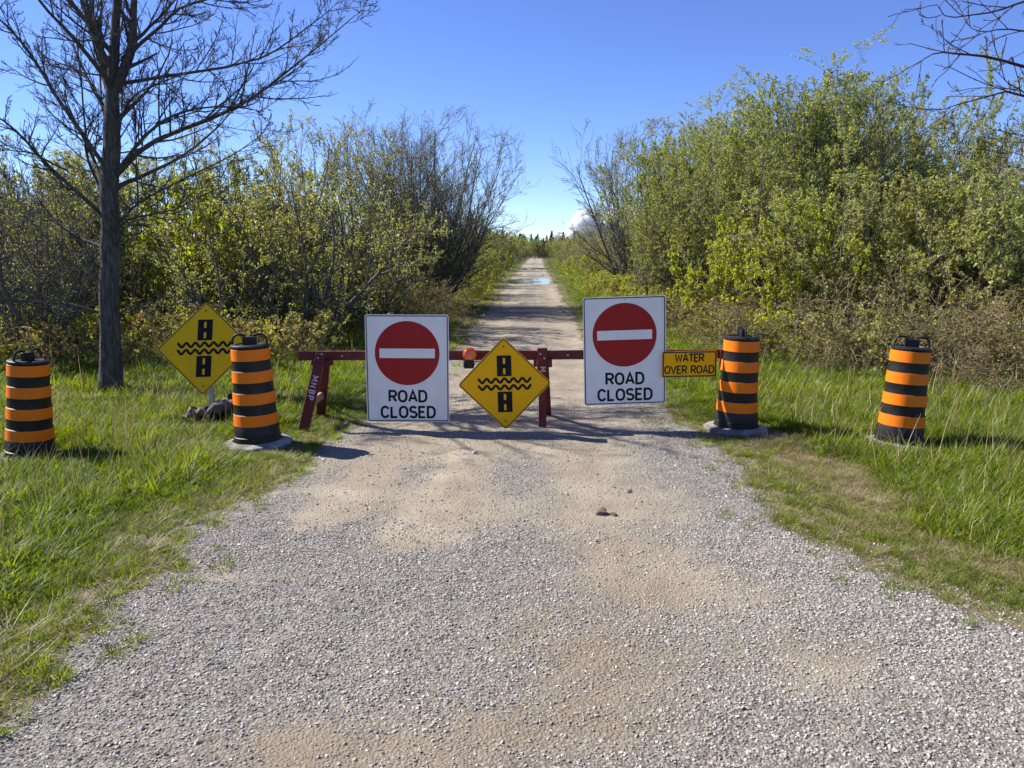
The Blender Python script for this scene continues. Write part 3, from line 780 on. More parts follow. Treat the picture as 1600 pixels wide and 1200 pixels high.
gR = 'leafing trees of the thicket right of the track'
gL = 'shrubs of the thicket left of the track'
gB = 'dead bramble patches on the right bank'
gF = 'far bushes along the track'
PL = [
 # right thicket
 ('willow_tree', 'bare_b', 4.3, 29.5, 6.1, 0.4, 'dark half bare tree at the left end of the right thicket, beside the cloud', 'tree', gR, 0.9),
 ('willow_tree', 'willow_c', 4.9, 24.0, 5.4, 1.2, 'grey green tree just right of the dark half bare tree at the thicket end', 'tree', gR, 0.9),
 ('willow_tree', 'willow_a', 4.5, 18.8, 4.4, 2.2, 'olive green leafing tree sloping down above the taller road closed sign', 'tree', gR, 1.0),
 ('willow_tree', 'willow_b', 5.2, 16.6, 4.53, 0.2, 'round olive green leafing tree directly above the barrel with thin upright handle', 'tree', gR, 0.95),
 ('willow_tree', 'willow_a', 6.1, 17.2, 5.15, 4.0, 'tall olive green tree left of the highest crown in the right thicket', 'tree', gR, 0.9),
 ('willow_tree', 'willow_b', 7.25, 16.4, 5.41, 1.7, 'tallest leafing tree of the right thicket, with the highest crown', 'tree', gR, 0.85),
 ('willow_tree', 'willow_c', 8.3, 16.2, 4.75, 3.3, 'grey green tree with upright shoots just right of the tallest crown', 'tree', gR, 0.85),
 ('willow_tree', 'willow_c', 9.5, 16.5, 4.31, 5.1, 'thin pale topped tree under the bare branches at right', 'tree', gR, 0.85),
 ('willow_tree', 'willow_b', 10.6, 16.0, 3.61, 2.9, 'lower olive tree at the right edge of the photograph', 'tree', gR, 1.0),
 ('willow_tree', 'willow_a', 5.6, 20.5, 4.93, 5.2, 'hazy olive crown showing between the sloping tree and the tall ones', 'tree', gR, 1.0),
 ('willow_tree', 'willow_b', 7.0, 20.0, 5.54, 0.9, 'olive crown peeping out just behind the tallest tree of the right thicket', 'tree', gR, 1.0),
 ('willow_tree', 'willow_a', 9.2, 19.5, 4.93, 2.0, 'olive crown behind the grey green tree with upright shoots', 'tree', gR, 1.0),
 ('leafy_shrub', 'yellow', 4.75, 12.9, 2.45, 0.7, 'bright yellow green bush in front of the tall olive trees', 'shrub', None, 0.62),
 ('leafy_shrub', 'yellow', 4.1, 15.2, 2.3, 2.9, 'yellow green bush between the taller road closed sign and the bright bush', 'shrub', None, 0.8),
 ('leafy_shrub', 'dense_a', 5.9, 13.7, 2.9, 1.1, 'dense dark olive shrub just right of the bright yellow green bush', 'shrub', gR, 1.0),
 ('leafy_shrub', 'dense_b', 7.1, 13.4, 3.1, 2.4, 'dense dark olive shrub behind the barrel standing far right', 'shrub', gR, 1.0),
 ('leafy_shrub', 'dense_a', 8.3, 13.0, 3.0, 4.4, 'dense dark olive shrub above the right bramble bank', 'shrub', gR, 1.0),
 ('leafy_shrub', 'dense_b', 9.3, 12.4, 2.9, 0.3, 'dense shrub cut off by the right photo edge', 'shrub', gR, 1.0),
 ('leafy_shrub', 'bud_a', 3.5, 19.5, 2.5, 5.3, 'thin stemmed grey shrub right behind the taller road closed sign', 'shrub', gR, 0.8),
 # right brambles
 ('bramble_patch', 'bramble_a', 4.5, 11.9, 1.05, 0.1, 'brown bramble patch below the bright yellow green bush', 'bramble', gB, 1.0),
 ('bramble_patch', 'bramble_b', 5.5, 11.2, 1.0, 1.3, 'brown bramble patch right behind the handle of the far right barrel', 'bramble', gB, 1.0),
 ('bramble_patch', 'bramble_a', 6.4, 11.4, 1.5, 2.6, 'brown bramble patch at the foot of the dense olive shrubs', 'bramble', gB, 1.0),
 ('bramble_patch', 'bramble_b', 6.1, 9.9, 0.85, 3.9, 'grey brown bramble patch just right of the far right barrel', 'bramble', gB, 1.0),
 ('bramble_patch', 'bramble_a', 7.2, 10.4, 1.25, 4.7, 'reddish brown bramble patch high on the bank at right', 'bramble', gB, 1.0),
 ('bramble_patch', 'bramble_b', 6.9, 9.0, 0.95, 5.6, 'matted pale brown bramble patch lowest at the right photo edge', 'bramble', gB, 1.05),
 ('bramble_patch', 'bramble_a', 8.0, 9.6, 1.45, 0.9, 'brown bramble patch half cut off by the right photo edge', 'bramble', gB, 1.0),
 ('leafy_shrub', 'low_green', 8.1, 10.9, 1.6, 1.9, 'yellow green sprays above the brambles at the right photo edge', 'shrub', None, 0.7),
 ('leafy_shrub', 'low_olive', 5.0, 10.9, 1.0, 0.9, 'low yellowish bush just left of the far right barrel, among brambles', 'shrub', None, 0.9),
 ('leafy_shrub', 'low_olive', 7.1, 11.9, 1.7, 3.1, 'yellowish shoots pushing through the brambles on the high bank', 'shrub', None, 0.8),
 ('bramble_patch', 'bramble_a', 3.6, 13.6, 0.8, 2.0, 'low brown bramble patch behind the barrel with thin upright handle', 'bramble', gB, 0.9),
 ('leafy_shrub', 'low_green', 3.0, 17.5, 0.9, 0.3, 'low green bush behind the right edge of the taller road closed sign', 'shrub', None, 1.0),
 # left thicket
 ('bare_shrub', 'bare_b', -2.75, 22.6, 5.35, 0.8, 'tall dark bare bush with fanned stems, highest left of the track', 'shrub', gL, 1.0),
 ('bare_shrub', 'bare_a', -2.25, 22.6, 5.1, 2.5, 'dark bare bush spreading over the left edge of the track', 'shrub', gL, 0.85),
 ('bare_shrub', 'bare_b', -3.3, 21.6, 4.5, 3.9, 'dark bare bush filling in between the tall dark one and the budding shrub', 'shrub', gL, 1.0),
 ('bare_shrub', 'bare_a', -2.3, 21.2, 3.9, 5.2, 'lower dark bare bush at the foot of the tall dark one beside the track', 'shrub', gL, 0.8),
 ('budding_shrub', 'bud_a', -4.0, 17.2, 4.3, 1.9, 'pale budding shrub just left of the tall dark bare bush', 'shrub', gL, 0.9),
 ('budding_shrub', 'bud_b', -5.2, 16.4, 4.15, 4.2, 'pale budding shrub with upright twigs beneath the long bare limb tips', 'shrub', gL, 0.9),
 ('leafy_shrub', 'dense_b', -6.6, 17.2, 3.7, 3.1, 'soft green shrub rising behind the yellow green bush at left', 'shrub', gL, 1.0),
 ('leafy_shrub', 'yellow', -5.8, 14.4, 2.9, 1.0, 'bright yellow green bush between the bare tree and the budding shrubs', 'shrub', None, 0.75),
 ('leafy_shrub', 'apple', -3.7, 13.6, 2.9, 0.5, 'olive brown shrub with crooked dark stems behind the left barrel and sign', 'shrub', gL, 1.0),
 ('leafy_shrub', 'apple', -2.7, 15.2, 2.6, 3.5, 'olive brown shrub with crooked stems above the lower road closed sign', 'shrub', gL, 0.8),
 ('leafy_shrub', 'apple', -4.7, 13.2, 2.4, 5.0, 'olive shrub directly above the leftmost diamond sign', 'shrub', gL, 0.9),
 ('bare_shrub', 'bare_b', -7.1, 11.4, 2.9, 1.5, 'dark bare shrub left of the bare tree trunk, behind the leftmost barrel', 'shrub', gL, 1.0),
 ('bare_shrub', 'bare_b', -8.7, 13.2, 3.6, 4.0, 'grey bare shrub at the left photo edge', 'shrub', gL, 1.0),
 ('leafy_shrub', 'dense_a', -7.9, 16.0, 3.4, 0.2, 'dim olive shrub seen behind the bare tree trunk at left', 'shrub', gL, 1.0),
 ('leafy_shrub', 'bud_b', -10.2, 17.0, 3.9, 2.2, 'hazy budding shrub far left behind the grey bare shrub', 'shrub', gL, 1.0),
 ('leafy_shrub', 'low_olive', -3.3, 11.8, 0.8, 1.2, 'low dull yellow bush at the foot of the crooked stemmed shrubs', 'shrub', None, 1.0),
 ('leafy_shrub', 'low_olive', -4.6, 11.4, 0.75, 3.3, 'low dull yellow bush just behind the leftmost diamond sign', 'shrub', None, 1.0),
 ('leafy_shrub', 'low_olive', -6.4, 12.2, 0.85, 5.3, 'low dull yellow bush right behind the bare tree trunk', 'shrub', None, 1.0),
 ('leafy_shrub', 'low_olive', -8.0, 11.2, 0.8, 0.2, 'low dull yellow bush behind the leftmost barrel', 'shrub', None, 1.0),
 ('bramble_patch', 'bramble_a', -2.2, 16.6, 1.0, 4.4, 'reddish brown bramble patch above the lower road closed sign', 'bramble', None, 1.0),
 ('bramble_patch', 'bramble_b', -2.1, 18.8, 1.0, 5.4, 'brown bramble patch at the foot of the tall dark bare bush', 'bramble', None, 0.9),
 # along the track
 ('far_bush', 'dense_b', -1.5, 29.0, 2.0, 0.4, 'green bush beside the track just past the dark bare bush', 'bush', gF, 0.75),
 ('far_bush', 'yellow', -1.2, 34.0, 2.0, 1.4, 'yellow green bush at the left track edge before the flood water', 'bush', gF, 0.8),
 ('far_bush', 'dense_a', -1.5, 41.0, 2.8, 2.4, 'olive bush at the left edge of the flood water', 'bush', gF, 0.8),
 ('far_bush', 'bud_b', -1.3, 50.0, 3.1, 2.8, 'pale bush on the left at the far end of the flood water', 'bush', gF, 0.8),
 ('far_bush', 'dense_b', -1.0, 62.0, 3.2, 3.4, 'small far bush on the left where the track narrows', 'bush', gF, 0.9),
 ('far_bush', 'low_green', 3.1, 27.0, 0.9, 4.4, 'low yellow green bush right of the track before the flood water', 'bush', gF, 1.0),
 ('far_bush', 'yellow', 3.6, 34.0, 1.5, 5.4, 'yellow green bush right of the track beside the flood water', 'bush', gF, 1.1),
 ('far_bush', 'low_green', 4.2, 42.0, 1.4, 0.9, 'low light green bush right of the flood water', 'bush', gF, 1.3),
 ('far_bush', 'bud_b', 6.2, 46.0, 3.0, 1.9, 'grey leafless bush right of the track, far behind the flood water', 'bush', gF, 1.1),
 ('far_bush', 'bare_b', 6.0, 37.0, 2.7, 2.9, 'purple grey bare bush below the small cloud', 'bush', gF, 1.2),
 ('far_bush', 'bud_b', -2.4, 27.5, 3.0, 0.7, 'pale budding bush leaning over the left verge behind the dark bare bush', 'bush', gF, 0.8),
 ('far_bush', 'low_green', -1.15, 26.2, 1.0, 0.7, 'low leafy bush at the left track edge below the dark bare bush', 'bush', gF, 0.9),
 ('far_bush', 'bud_a', -2.2, 36.5, 3.2, 2.7, 'grey budding bush behind the yellow green one at the left track edge', 'bush', gF, 0.9),
 ('far_bush', 'dense_a', -0.6, 72.0, 3.0, 4.7, 'faint bush left of the track beyond the second water strip', 'bush', gF, 0.9),
 ('far_bush', 'dense_b', 0.4, 92.0, 3.4, 1.7, 'faint bush left of the track beside the farthest water', 'bush', gF, 0.9),
 ('far_bush', 'bud_b', 4.3, 52.0, 2.2, 1.1, 'dull bush close to the right track edge past the nearest water', 'bush', gF, 1.0),
 ('far_bush', 'dense_b', 5.2, 70.0, 2.8, 2.1, 'faint olive bush right of the track beyond the second water strip', 'bush', gF, 1.0),
 ('far_bush', 'bud_b', 6.3, 90.0, 3.4, 3.1, 'faint grey bush right of the track beside the farthest water', 'bush', gF, 1.0),
 ('far_bush', 'dense_a', 5.0, 31.0, 2.0, 0.6, 'olive bush under the dark half bare tree right of the track', 'bush', gF, 1.1),
 ('far_bush', 'bud_b', 3.9, 38.0, 1.9, 5.0, 'grey budding bush close to the right end of the nearest water', 'bush', gF, 0.9),
 ('far_bush', 'bud_a', 5.6, 60.0, 3.3, 3.9, 'hazy bush right of the far end of the track', 'bush', gF, 1.0),
]
for p in PL:
    plant(p[0], p[1], p[2], p[3], p[4], p[5], p[6], p[7], p[8], p[9])

# far woods and deep thicket: reads as one mass
rs = np.random.default_rng(50)
def spruce(seed):
    r_ = np.random.default_rng(seed); ps = []; n = 190
    t = np.sort(r_.random(n)) ** 0.9; z = 0.4 + t * 6.4; L_ = (1 - t) * 1.9 + 0.05; a = r_.uniform(0, 6.28, n)
    st = np.stack([0 * z, 0 * z, z], 1); d = np.stack([np.cos(a), np.sin(a), np.full(n, 0.05)], 1)
    P = grow(r_, st, d, L_, 5, 0.06, -0.06)
    trunk = grow(r_, np.zeros((1, 3)), np.array([[0, 0, 1.0]]), np.array([7.0]), 8, 0.01, 0)
    return np_mesh('spruce', *merge([leaves(r_, P, 18, 0.1, 0.24, 0.4, 0.5), tubes(trunk, np.linspace(0.11, 0.02, 8)[None], 5)]), False, M['needle'])
def roundtree(seed, m):
    sm, lm = shrub(seed, 6.0, 6, 0.3, 0.28, (7, 5, 0), 16, 0.17, 0.6, 0.06, 0.06, 0.12, (0.45, 0.5, 0.5), 0.15)
    v1 = np.empty(len(sm.vertices) * 3, np.float32); sm.vertices.foreach_get('co', v1)
    lm.materials.append(m); sm.materials.append(M['bark_shrub'])
    return sm, lm
protos = []
for i in range(2): protos.append(proto('wood_%02d' % i, spruce(500 + i)))
for i in range(2, 5):
    sm, lm = roundtree(500 + i, M['leaf_far'] if i < 4 else M['leaf_bud'])
    # join stems and leaves into one mesh
    import bmesh
    bm = bmesh.new(); bm.from_mesh(sm); k0 = len(bm.faces); bm.from_mesh(lm); bm.faces.ensure_lookup_table()
    for f in bm.faces[k0:]: f.material_index = 1
    me = bpy.data.meshes.new('wood'); bm.to_mesh(me); bm.free()
    me.materials.append(M['bark_shrub']); me.materials.append(lm.materials[0])
    protos.append(proto('wood_%02d' % i, me))
pts = []; idx = []; sc_ = []
for q in range(900):
    y = rs.uniform(140, 300); x = rs.uniform(-1, 1) * (40 + y * 0.75)
    cl = 0.033 * y - 0.3
    if y < 158 and abs(x - cl) < 2.2: continue
    pts.append((x, y, 0)); c_ = rs.random() < 0.6 * (y > 165); idx.append(int(rs.integers(0, 2)) if c_ else int(rs.integers(2, 5)))
    sc_.append((rs.uniform(0.6, 0.95) if c_ else rs.uniform(0.5, 0.75)) * (0.72 + y / 800))
for q in range(190):
    y = rs.uniform(140, 190); x = 0.033 * y + rs.uniform(-16, 16)
    if y < 150 and abs(x - 0.033 * y) < 2: continue
    c_ = rs.random() < 0.45
    pts.append((x, y, 0)); idx.append(int(rs.integers(0, 2)) if c_ else int(rs.integers(2, 5))); sc_.append(rs.uniform(0.45, 0.68) if c_ else rs.uniform(0.5, 0.72))
for q in range(620):
    y = rs.uniform(22, 150); sd_ = 1 if rs.random() < 0.5 else -1
    x = (0.033 * y) + sd_ * (4.5 + 0.03 * y + (rs.random() ** 1.3) * (10 + 0.75 * y))
    if y < 36 and abs(x) < 8.5 : continue
    if y < 26 and abs(x) < 12: continue
    pts.append((x, y, 0)); idx.append(int(rs.integers(2, 5))); sc_.append(rs.uniform(0.36, 0.64) * (1 if abs(x) > 10 else 0.85))
for q in range(90):
    y = rs.uniform(15, 24); sd_ = 1 if rs.random() < 0.5 else -1
    x = sd_ * rs.uniform(11, 24); pts.append((x, y, 0)); idx.append(int(rs.integers(2, 5))); sc_.append(rs.uniform(0.4, 0.6))
pts = np.array(pts); pts[:, 2] = hgt(pts[:, 0], pts[:, 1]) - 0.05; n = len(pts); sc_ = np.array(sc_)
scatter('far_woods', protos, pts, np.stack([np.zeros(n), np.zeros(n), rs.uniform(0, 6.28, n)], 1), np.stack([sc_, sc_, sc_ * rs.uniform(0.85, 1.15, n)], 1), idx, np.zeros(n),
        'hazy far woods of spruce and leafing trees along the horizon', 'woods')

# undergrowth filling the thickets' feet
up_ = []
for i in range(3):
    sm, lm = shrub(600 + i, 0.7, 10, 0.25, 0.5, (4, 4, 0), 6, 0.05, 0.6, 0.0, 0.005, 0.16, (0.5, 0.5, 0.5), 0.1, 0.4)
    bm = bmesh.new(); bm.from_mesh(sm); k0 = len(bm.faces); bm.from_mesh(lm); bm.faces.ensure_lookup_table()
    for f in bm.faces[k0:]: f.material_index = 1
    me = bpy.data.meshes.new('undergrowth'); bm.to_mesh(me); bm.free()
    me.materials.append(M['dead_stem']); me.materials.append(M[('leaf_yellow', 'leaf_brown', 'leaf_olive')[i]])
    up_.append(proto('undergrowth_%02d' % i, me))
x, y = cand(2600, -16, 16, 10.5, 34)
k = (np.abs(x - 0.3) > 3.2 + (y < 14) * 0.6) & (rng.random(2600) < 0.75)
k &= ~((x > 0) & (x < 4.2) & (y < 13)); k &= ~((x < 0) & (x > -3.2) & (y < 12))
x = x[k]; y = y[k]; n = len(x); s_ = rng.uniform(0.6, 1.5, n)
ui = np.where(rng.random(n) < 0.38, 0, np.where(rng.random(n) < 0.55, 1, 2))
scatter('undergrowth', up_, np.stack([x, y, hgt(x, y)], 1), np.stack([np.zeros(n), np.zeros(n), rng.uniform(0, 6.28, n)], 1), np.stack([s_, s_, s_], 1), ui, np.zeros(n),
        'tangled low undergrowth of dead stems and young leaves under the thickets', 'undergrowth')

# ---------------------------------------------------------------- bare tree on the left
TB = Vector((-4.81, 9.1, 0))
TRUNK = [(-4.81, -0.05), (-4.79, 0.12), (-4.75, 0.68), (-4.7, 1.28), (-4.64, 1.87), (-4.6, 2.44), (-4.52, 3.0), (-4.46, 3.55), (-4.38, 4.09), (-4.31, 4.62), (-4.24, 5.26), (-4.15, 6.0)]
TRAD = [0.20, 0.137, 0.112, 0.106, 0.102, 0.1, 0.09, 0.062, 0.045, 0.036, 0.026, 0.012]
LIMB = {'A': [(-4.5, 2.50), (-4.13, 2.83), (-3.39, 3.14), (-2.87, 3.42), (-2.35, 3.82), (-1.77, 4.29)],
'B': [(-4.5, 2.54), (-4.05, 2.93), (-3.68, 3.1), (-3.24, 3.15), (-2.67, 3.06)],
'C': [(-4.4, 3.48), (-3.85, 3.61), (-3.27, 3.75), (-2.84, 3.92), (-2.36, 4.32), (-2.1, 4.62)],
'D': [(-4.34, 3.75), (-3.83, 3.99), (-3.46, 4.16), (-2.96, 4.22), (-2.6, 4.35), (-2.24, 4.58)],
'E': [(-4.55, 1.96), (-4.29, 2.24), (-3.64, 2.65), (-3.29, 2.9), (-3.03, 3.14)],
'F': [(-4.57, 1.84), (-4.33, 1.99), (-3.75, 2.05), (-3.23, 2.23), (-2.78, 2.3)],
'G': [(-4.62, 2.55), (-4.9, 3.18), (-5.13, 3.72), (-5.38, 4.06), (-5.7, 4.32)],
'H': [(-4.54, 3.12), (-4.93, 3.61), (-5.26, 3.79), (-5.74, 3.99)],
'I': [(-4.65, 2.35), (-5.0, 2.86), (-5.38, 3.35), (-5.77, 3.75)],
'J': [(-4.68, 2.0), (-5.02, 2.48), (-5.35, 3.0), (-5.82, 3.28)],
'K': [(-5.05, 2.54), (-5.38, 2.71), (-5.59, 2.75), (-5.95, 2.81)],
'L': [(-4.7, 1.66), (-5.24, 1.87), (-5.58, 2.12), (-5.86, 2.34), (-6.13, 2.51)],
'M': [(-4.74, 0.88), (-5.1, 1.02), (-5.29, 1.07), (-5.62, 1.12)],
'N': [(-4.68, 0.86), (-4.42, 1.0), (-4.13, 1.01), (-3.68, 1.0)],
'O': [(-4.27, 2.26), (-4.25, 2.65), (-4.19, 3.14), (-4.18, 3.62), (-4.09, 4.02)],
'P': [(-4.5, 3.24), (-4.64, 3.75), (-4.67, 4.09), (-4.88, 4.42), (-4.95, 4.74)],
'Q': [(-4.44, 3.6), (-4.58, 4.09), (-4.6, 4.35), (-4.59, 4.87)],
'R': [(-4.45, 3.4), (-4.23, 3.82), (-4.14, 4.29), (-4.01, 4.81), (-3.86, 5.32)],
'S': [(-4.25, 3.9), (-3.98, 4.22), (-3.76, 4.62), (-3.47, 5.07)],
'T': [(-4.72, 1.18), (-4.95, 1.43), (-5.05, 1.61), (-5.21, 1.8)],
'U': [(-4.62, 1.6), (-4.43, 1.87), (-4.31, 2.05), (-4.11, 2.16)],
'V': [(-4.66, 2.24), (-4.87, 2.72), (-4.91, 3.14), (-4.99, 3.96), (-4.99, 4.35)],
'W': [(-4.48, 2.95), (-4.17, 3.25), (-3.86, 3.35), (-3.37, 3.42), (-3.0, 3.55)]}
LR = {'A': 0.046, 'B': 0.032, 'C': 0.03, 'D': 0.03, 'E': 0.024, 'F': 0.024, 'G': 0.036, 'H': 0.03, 'I': 0.034, 'J': 0.036, 'K': 0.018, 'L': 0.026, 'M': 0.026, 'N': 0.014, 'O': 0.015, 'P': 0.075, 'Q': 0.05, 'R': 0.085, 'S': 0.03, 'T': 0.018, 'U': 0.016, 'V': 0.028, 'W': 0.022}
LY = {'A': 0.1, 'B': -0.3, 'C': 0.35, 'D': -0.4, 'E': 0.5, 'F': -0.5, 'G': -0.35, 'H': 0.5, 'I': 0.55, 'J': -0.45, 'K': -0.3, 'L': 0.4, 'M': -0.3, 'N': 0.3, 'O': -0.15, 'P': 0.2, 'Q': -0.25, 'R': -0.1, 'S': 0.45, 'T': 0.3, 'U': -0.4, 'V': 0.15, 'W': -0.55}
def smooth_path(pts, k):
    """Catmull-Rom through the points, k samples"""
    p = [np.array(q, float) for q in pts]; p = [2 * p[0] - p[1]] + p + [2 * p[-1] - p[-2]]
    o_ = []; m = len(p) - 3
    for s_ in np.linspace(0, m - 1e-6, k):
        i = int(s_); t = s_ - i; a, b, c, d = p[i:i + 4]
        o_.append(0.5 * (2 * b + (c - a) * t + (2 * a - 5 * b + 4 * c - d) * t * t + (3 * b - a - 3 * c + d) * t ** 3))
    return np.array(o_)
tree = tag(empty('bare_tree', TB), 'tall leafless tree with dark trunk and spreading limbs left of the barrels', 'tree')
rs = np.random.default_rng(91)
def limb3(pts, ymul, phase):
    x0, z0 = pts[0]; res = []
    for (x, z) in pts:
        e_ = math.hypot(x - x0, z - z0)
        res.append((x - TB.x, ymul * e_, z))
    return smooth_path(res, 14)
tp = smooth_path([(x - TB.x, 0, z) for x, z in TRUNK], 34)
tp += np.stack([rs.normal(0, 0.008, 34), rs.normal(0, 0.008, 34), np.zeros(34)], 1)
tr_ = np.interp(np.linspace(0, 1, 34), np.linspace(0, 1, 12), TRAD)
v, f = tubes(tp[None], tr_[None], 14)
ang = np.tile(np.arange(14), 34)
ctr = np.repeat(tp, 14, 0)
v = ctr + (v - ctr) * (1 + 0.07 * np.sin(ang * 2.3 + np.repeat(np.arange(34), 14) * 0.2) * rs.uniform(0.4, 1.2, len(v)))[:, None]
link('trunk', np_mesh('trunk', v, f, True, M['bark_tree']), None, tree)
def limb_with_twigs(P, r0, root, nb, rs, mats, upb=0.06, tw=(6, 4), sub=0.42, minr=0.0023):
    K = len(P); Rd = r0 * (1 - 0.86 * np.linspace(0, 1, K) ** 0.9)
    o = link('limb', np_mesh('limb', *tubes(P[None], Rd[None], 7), True, mats[0]), None, root)
    P1, R1 = kids(rs, P[None], Rd[None], nb, 0.12, 1.0, 0.75, 0.22, sub, 8, 0.075, upb, r0 * 0.38, 0.35, 0.5)
    P2, R2 = kids(rs, P1, R1, tw[0], 0.15, 1.0, 0.75, 0.25, 0.42, 6, 0.09, upb, 0.005, 0.5, 0.4)
    P3, R3 = kids(rs, P2, R2, tw[1], 0.2, 1.0, 0.65, 0.25, 0.45, 4, 0.1, upb * 1.6, 0.0035, 0.7, 0.3)
    me = np_mesh('twigs', *merge([tubes(P1, np.maximum(R1, minr * 1.5), 5), tubes(P2, np.maximum(R2, minr * 1.15), 4), tubes(P3, np.maximum(R3, minr), 3)]), True, mats[1])
    tag(link('twigs', me, None, o), kind='stuff')
    return o
for k in LIMB:
    P = limb3(LIMB[k], LY[k], 0)
    P += np.cumsum(rs.normal(0, 0.006, P.shape), 0)
    ln = np.linalg.norm(np.diff(P, axis=0), axis=1).sum()
    limb_with_twigs(P, LR[k] * 0.74, tree, int(7 + ln * 6), rs, (M['bark_tree'], M['bark_tree']), 0.07, (7, 5), 0.30 if ln > 1.6 else 0.4)
# limbs that point towards and away from the viewer
for q in range(11):
    z = rs.uniform(1.9, 5.0); a = rs.choice([-1, 1]) * rs.uniform(1.1, 2.0); ln = (5.8 - z) * 0.5 + 0.6
    st = np.array([[np.interp(z, [t[1] for t in TRUNK], [t[0] for t in TRUNK]) - TB.x, 0, z]])
    d = np.array([[math.cos(a), math.sin(a), 0.7]])
    P = grow(rs, st, d, np.array([ln]), 12, 0.07, 0.03)[0]
    limb_with_twigs(P, 0.03, tree, 9, rs, (M['bark_tree'], M['bark_twig']), 0.07, (6, 4), 0.36)

# tree whose branches reach in from the right
T2 = Vector((6.3, 7.9, 0))
tree2 = tag(empty('bare_tree', T2), 'reddish bare branches reaching in from a tree beyond the upper right', 'tree')
rs = np.random.default_rng(17)
tp = smooth_path([(0, 0, -0.05), (0.02, 0, 1.0), (-0.06, 0.03, 2.0), (0.02, 0, 3.2), (0.1, 0, 4.4), (0.05, 0.05, 5.6)], 24)
link('trunk', np_mesh('trunk', *tubes(tp[None], np.linspace(0.13, 0.02, 24)[None], 12), True, M['bark_tree']), None, tree2)
RB = [([(6.28, 2.2), (5.47, 3.07), (4.39, 3.19), (3.94, 3.29), (3.64, 3.31), (3.46, 3.23)], 0.030), ([(3.94, 3.29), (3.71, 3.41), (3.59, 3.5), (3.47, 3.53)], 0.007), ([(6.3, 1.9), (5.55, 2.74), (4.41, 2.97), (4.19, 2.97), (3.87, 2.89), (3.67, 2.84)], 0.022),
      ([(6.3, 2.9), (4.95, 3.83), (4.33, 3.73), (4.04, 3.63), (3.69, 3.6), (3.57, 3.7)], 0.022), ([(6.3, 2.6), (4.92, 3.37), (4.35, 3.53), (4.05, 3.5), (3.91, 3.6)], 0.018), ([(6.3, 1.7), (5.28, 2.49), (4.42, 2.88), (4.19, 3.01), (3.99, 3.19)], 0.017), ([(6.3, 1.6), (5.28, 2.26), (4.56, 2.66), (4.31, 2.63)], 0.014), ([(6.3, 1.3), (5.21, 1.99), (4.47, 2.45), (4.31, 2.37)], 0.014)]
for i, (b, r0) in enumerate(RB):
    dy = [-0.9, -0.9, -0.85, -0.95, -0.8, -1.0, -0.7, -0.9][i]
    xs = np.array([p_[0] for p_ in b]); w = np.clip((6.28 - xs) / 1.5, 0, 1)
    P = smooth_path([(p_[0] - T2.x, dy * ww, p_[1]) for p_, ww in zip(b, w)], 14)
    P += np.cumsum(rs.normal(0, 0.005, P.shape), 0)
    limb_with_twigs(P, r0 * 0.7, tree2, 9 if i != 1 else 4, rs, (M['bark_red'], M['bark_red']), 0.0, (3, 1), 0.2)
for q in range(12):
    z = rs.uniform(2.2, 5.0); a = rs.uniform(-1.2, 1.9); st = np.array([[0.03, 0, z]])
    P = grow(rs, st, np.array([[math.cos(a), math.sin(a), 0.6]]), np.array([(6 - z) * 0.5 + 0.5]), 12, 0.08, 0.03)[0]
    limb_with_twigs(P, 0.026, tree2, 7, rs, (M['bark_red'], M['bark_red']), 0.02, (5, 3), 0.34)

# ---------------------------------------------------------------- small cloud bank far away
cm, nt, out = new_mat('cloud_white')
d = N(nt, 'BsdfDiffuse'); d.inputs[0].default_value = (0.95, 0.95, 0.96, 1)
t = N(nt, 'BsdfTranslucent'); t.inputs[0].default_value = (0.9, 0.92, 0.96, 1)
ms = N(nt, 'MixShader'); ms.inputs[0].default_value = 0.5
nt.links.new(d.outputs[0], ms.inputs[1]); nt.links.new(t.outputs[0], ms.inputs[2]); nt.links.new(ms.outputs[0], out.inputs[0])
def cloud(seed, x0, x1, y, base, prof, label):
    import bmesh
    rs_ = np.random.default_rng(seed); bm = bmesh.new()
    for q in range(190):
        u = rs_.random(); h_ = prof(u); x = x0 + u * (x1 - x0); r_ = rs_.uniform(0.10, 0.30) * h_ + 3
        z = base + max(0, (h_ - r_)) * rs_.random() ** 0.7
        mt = Matrix.Translation((x, y + rs_.normal(0, 30), z)) @ Matrix.Diagonal((1.25, 1.1, 0.9, 1))
        res = bmesh.ops.create_icosphere(bm, subdivisions=2, radius=r_, matrix=mt)
        c = Vector((x, y, z))
        from mathutils import noise as mn
        for v_ in res['verts']:
            nn = mn.fractal(v_.co * 0.05, 0.8, 2.1, 4)
            v_.co += (v_.co - mt.translation).normalized() * nn * r_ * 0.4
    me = bpy.data.meshes.new('cloud'); bm.to_mesh(me); bm.free()
    for p_ in me.polygons: p_.use_smooth = True
    tag(link('cloud', me, cm), label, 'cloud', kind='structure')
cloud(5, 118, 640, 2600, 30, lambda u: 16 + 100 * min(1, u * 4.0) ** 1.1 * (0.7 + 0.3 * math.sin(u * 31 + 1)), 'small white cumulus cloud low above the far trees')

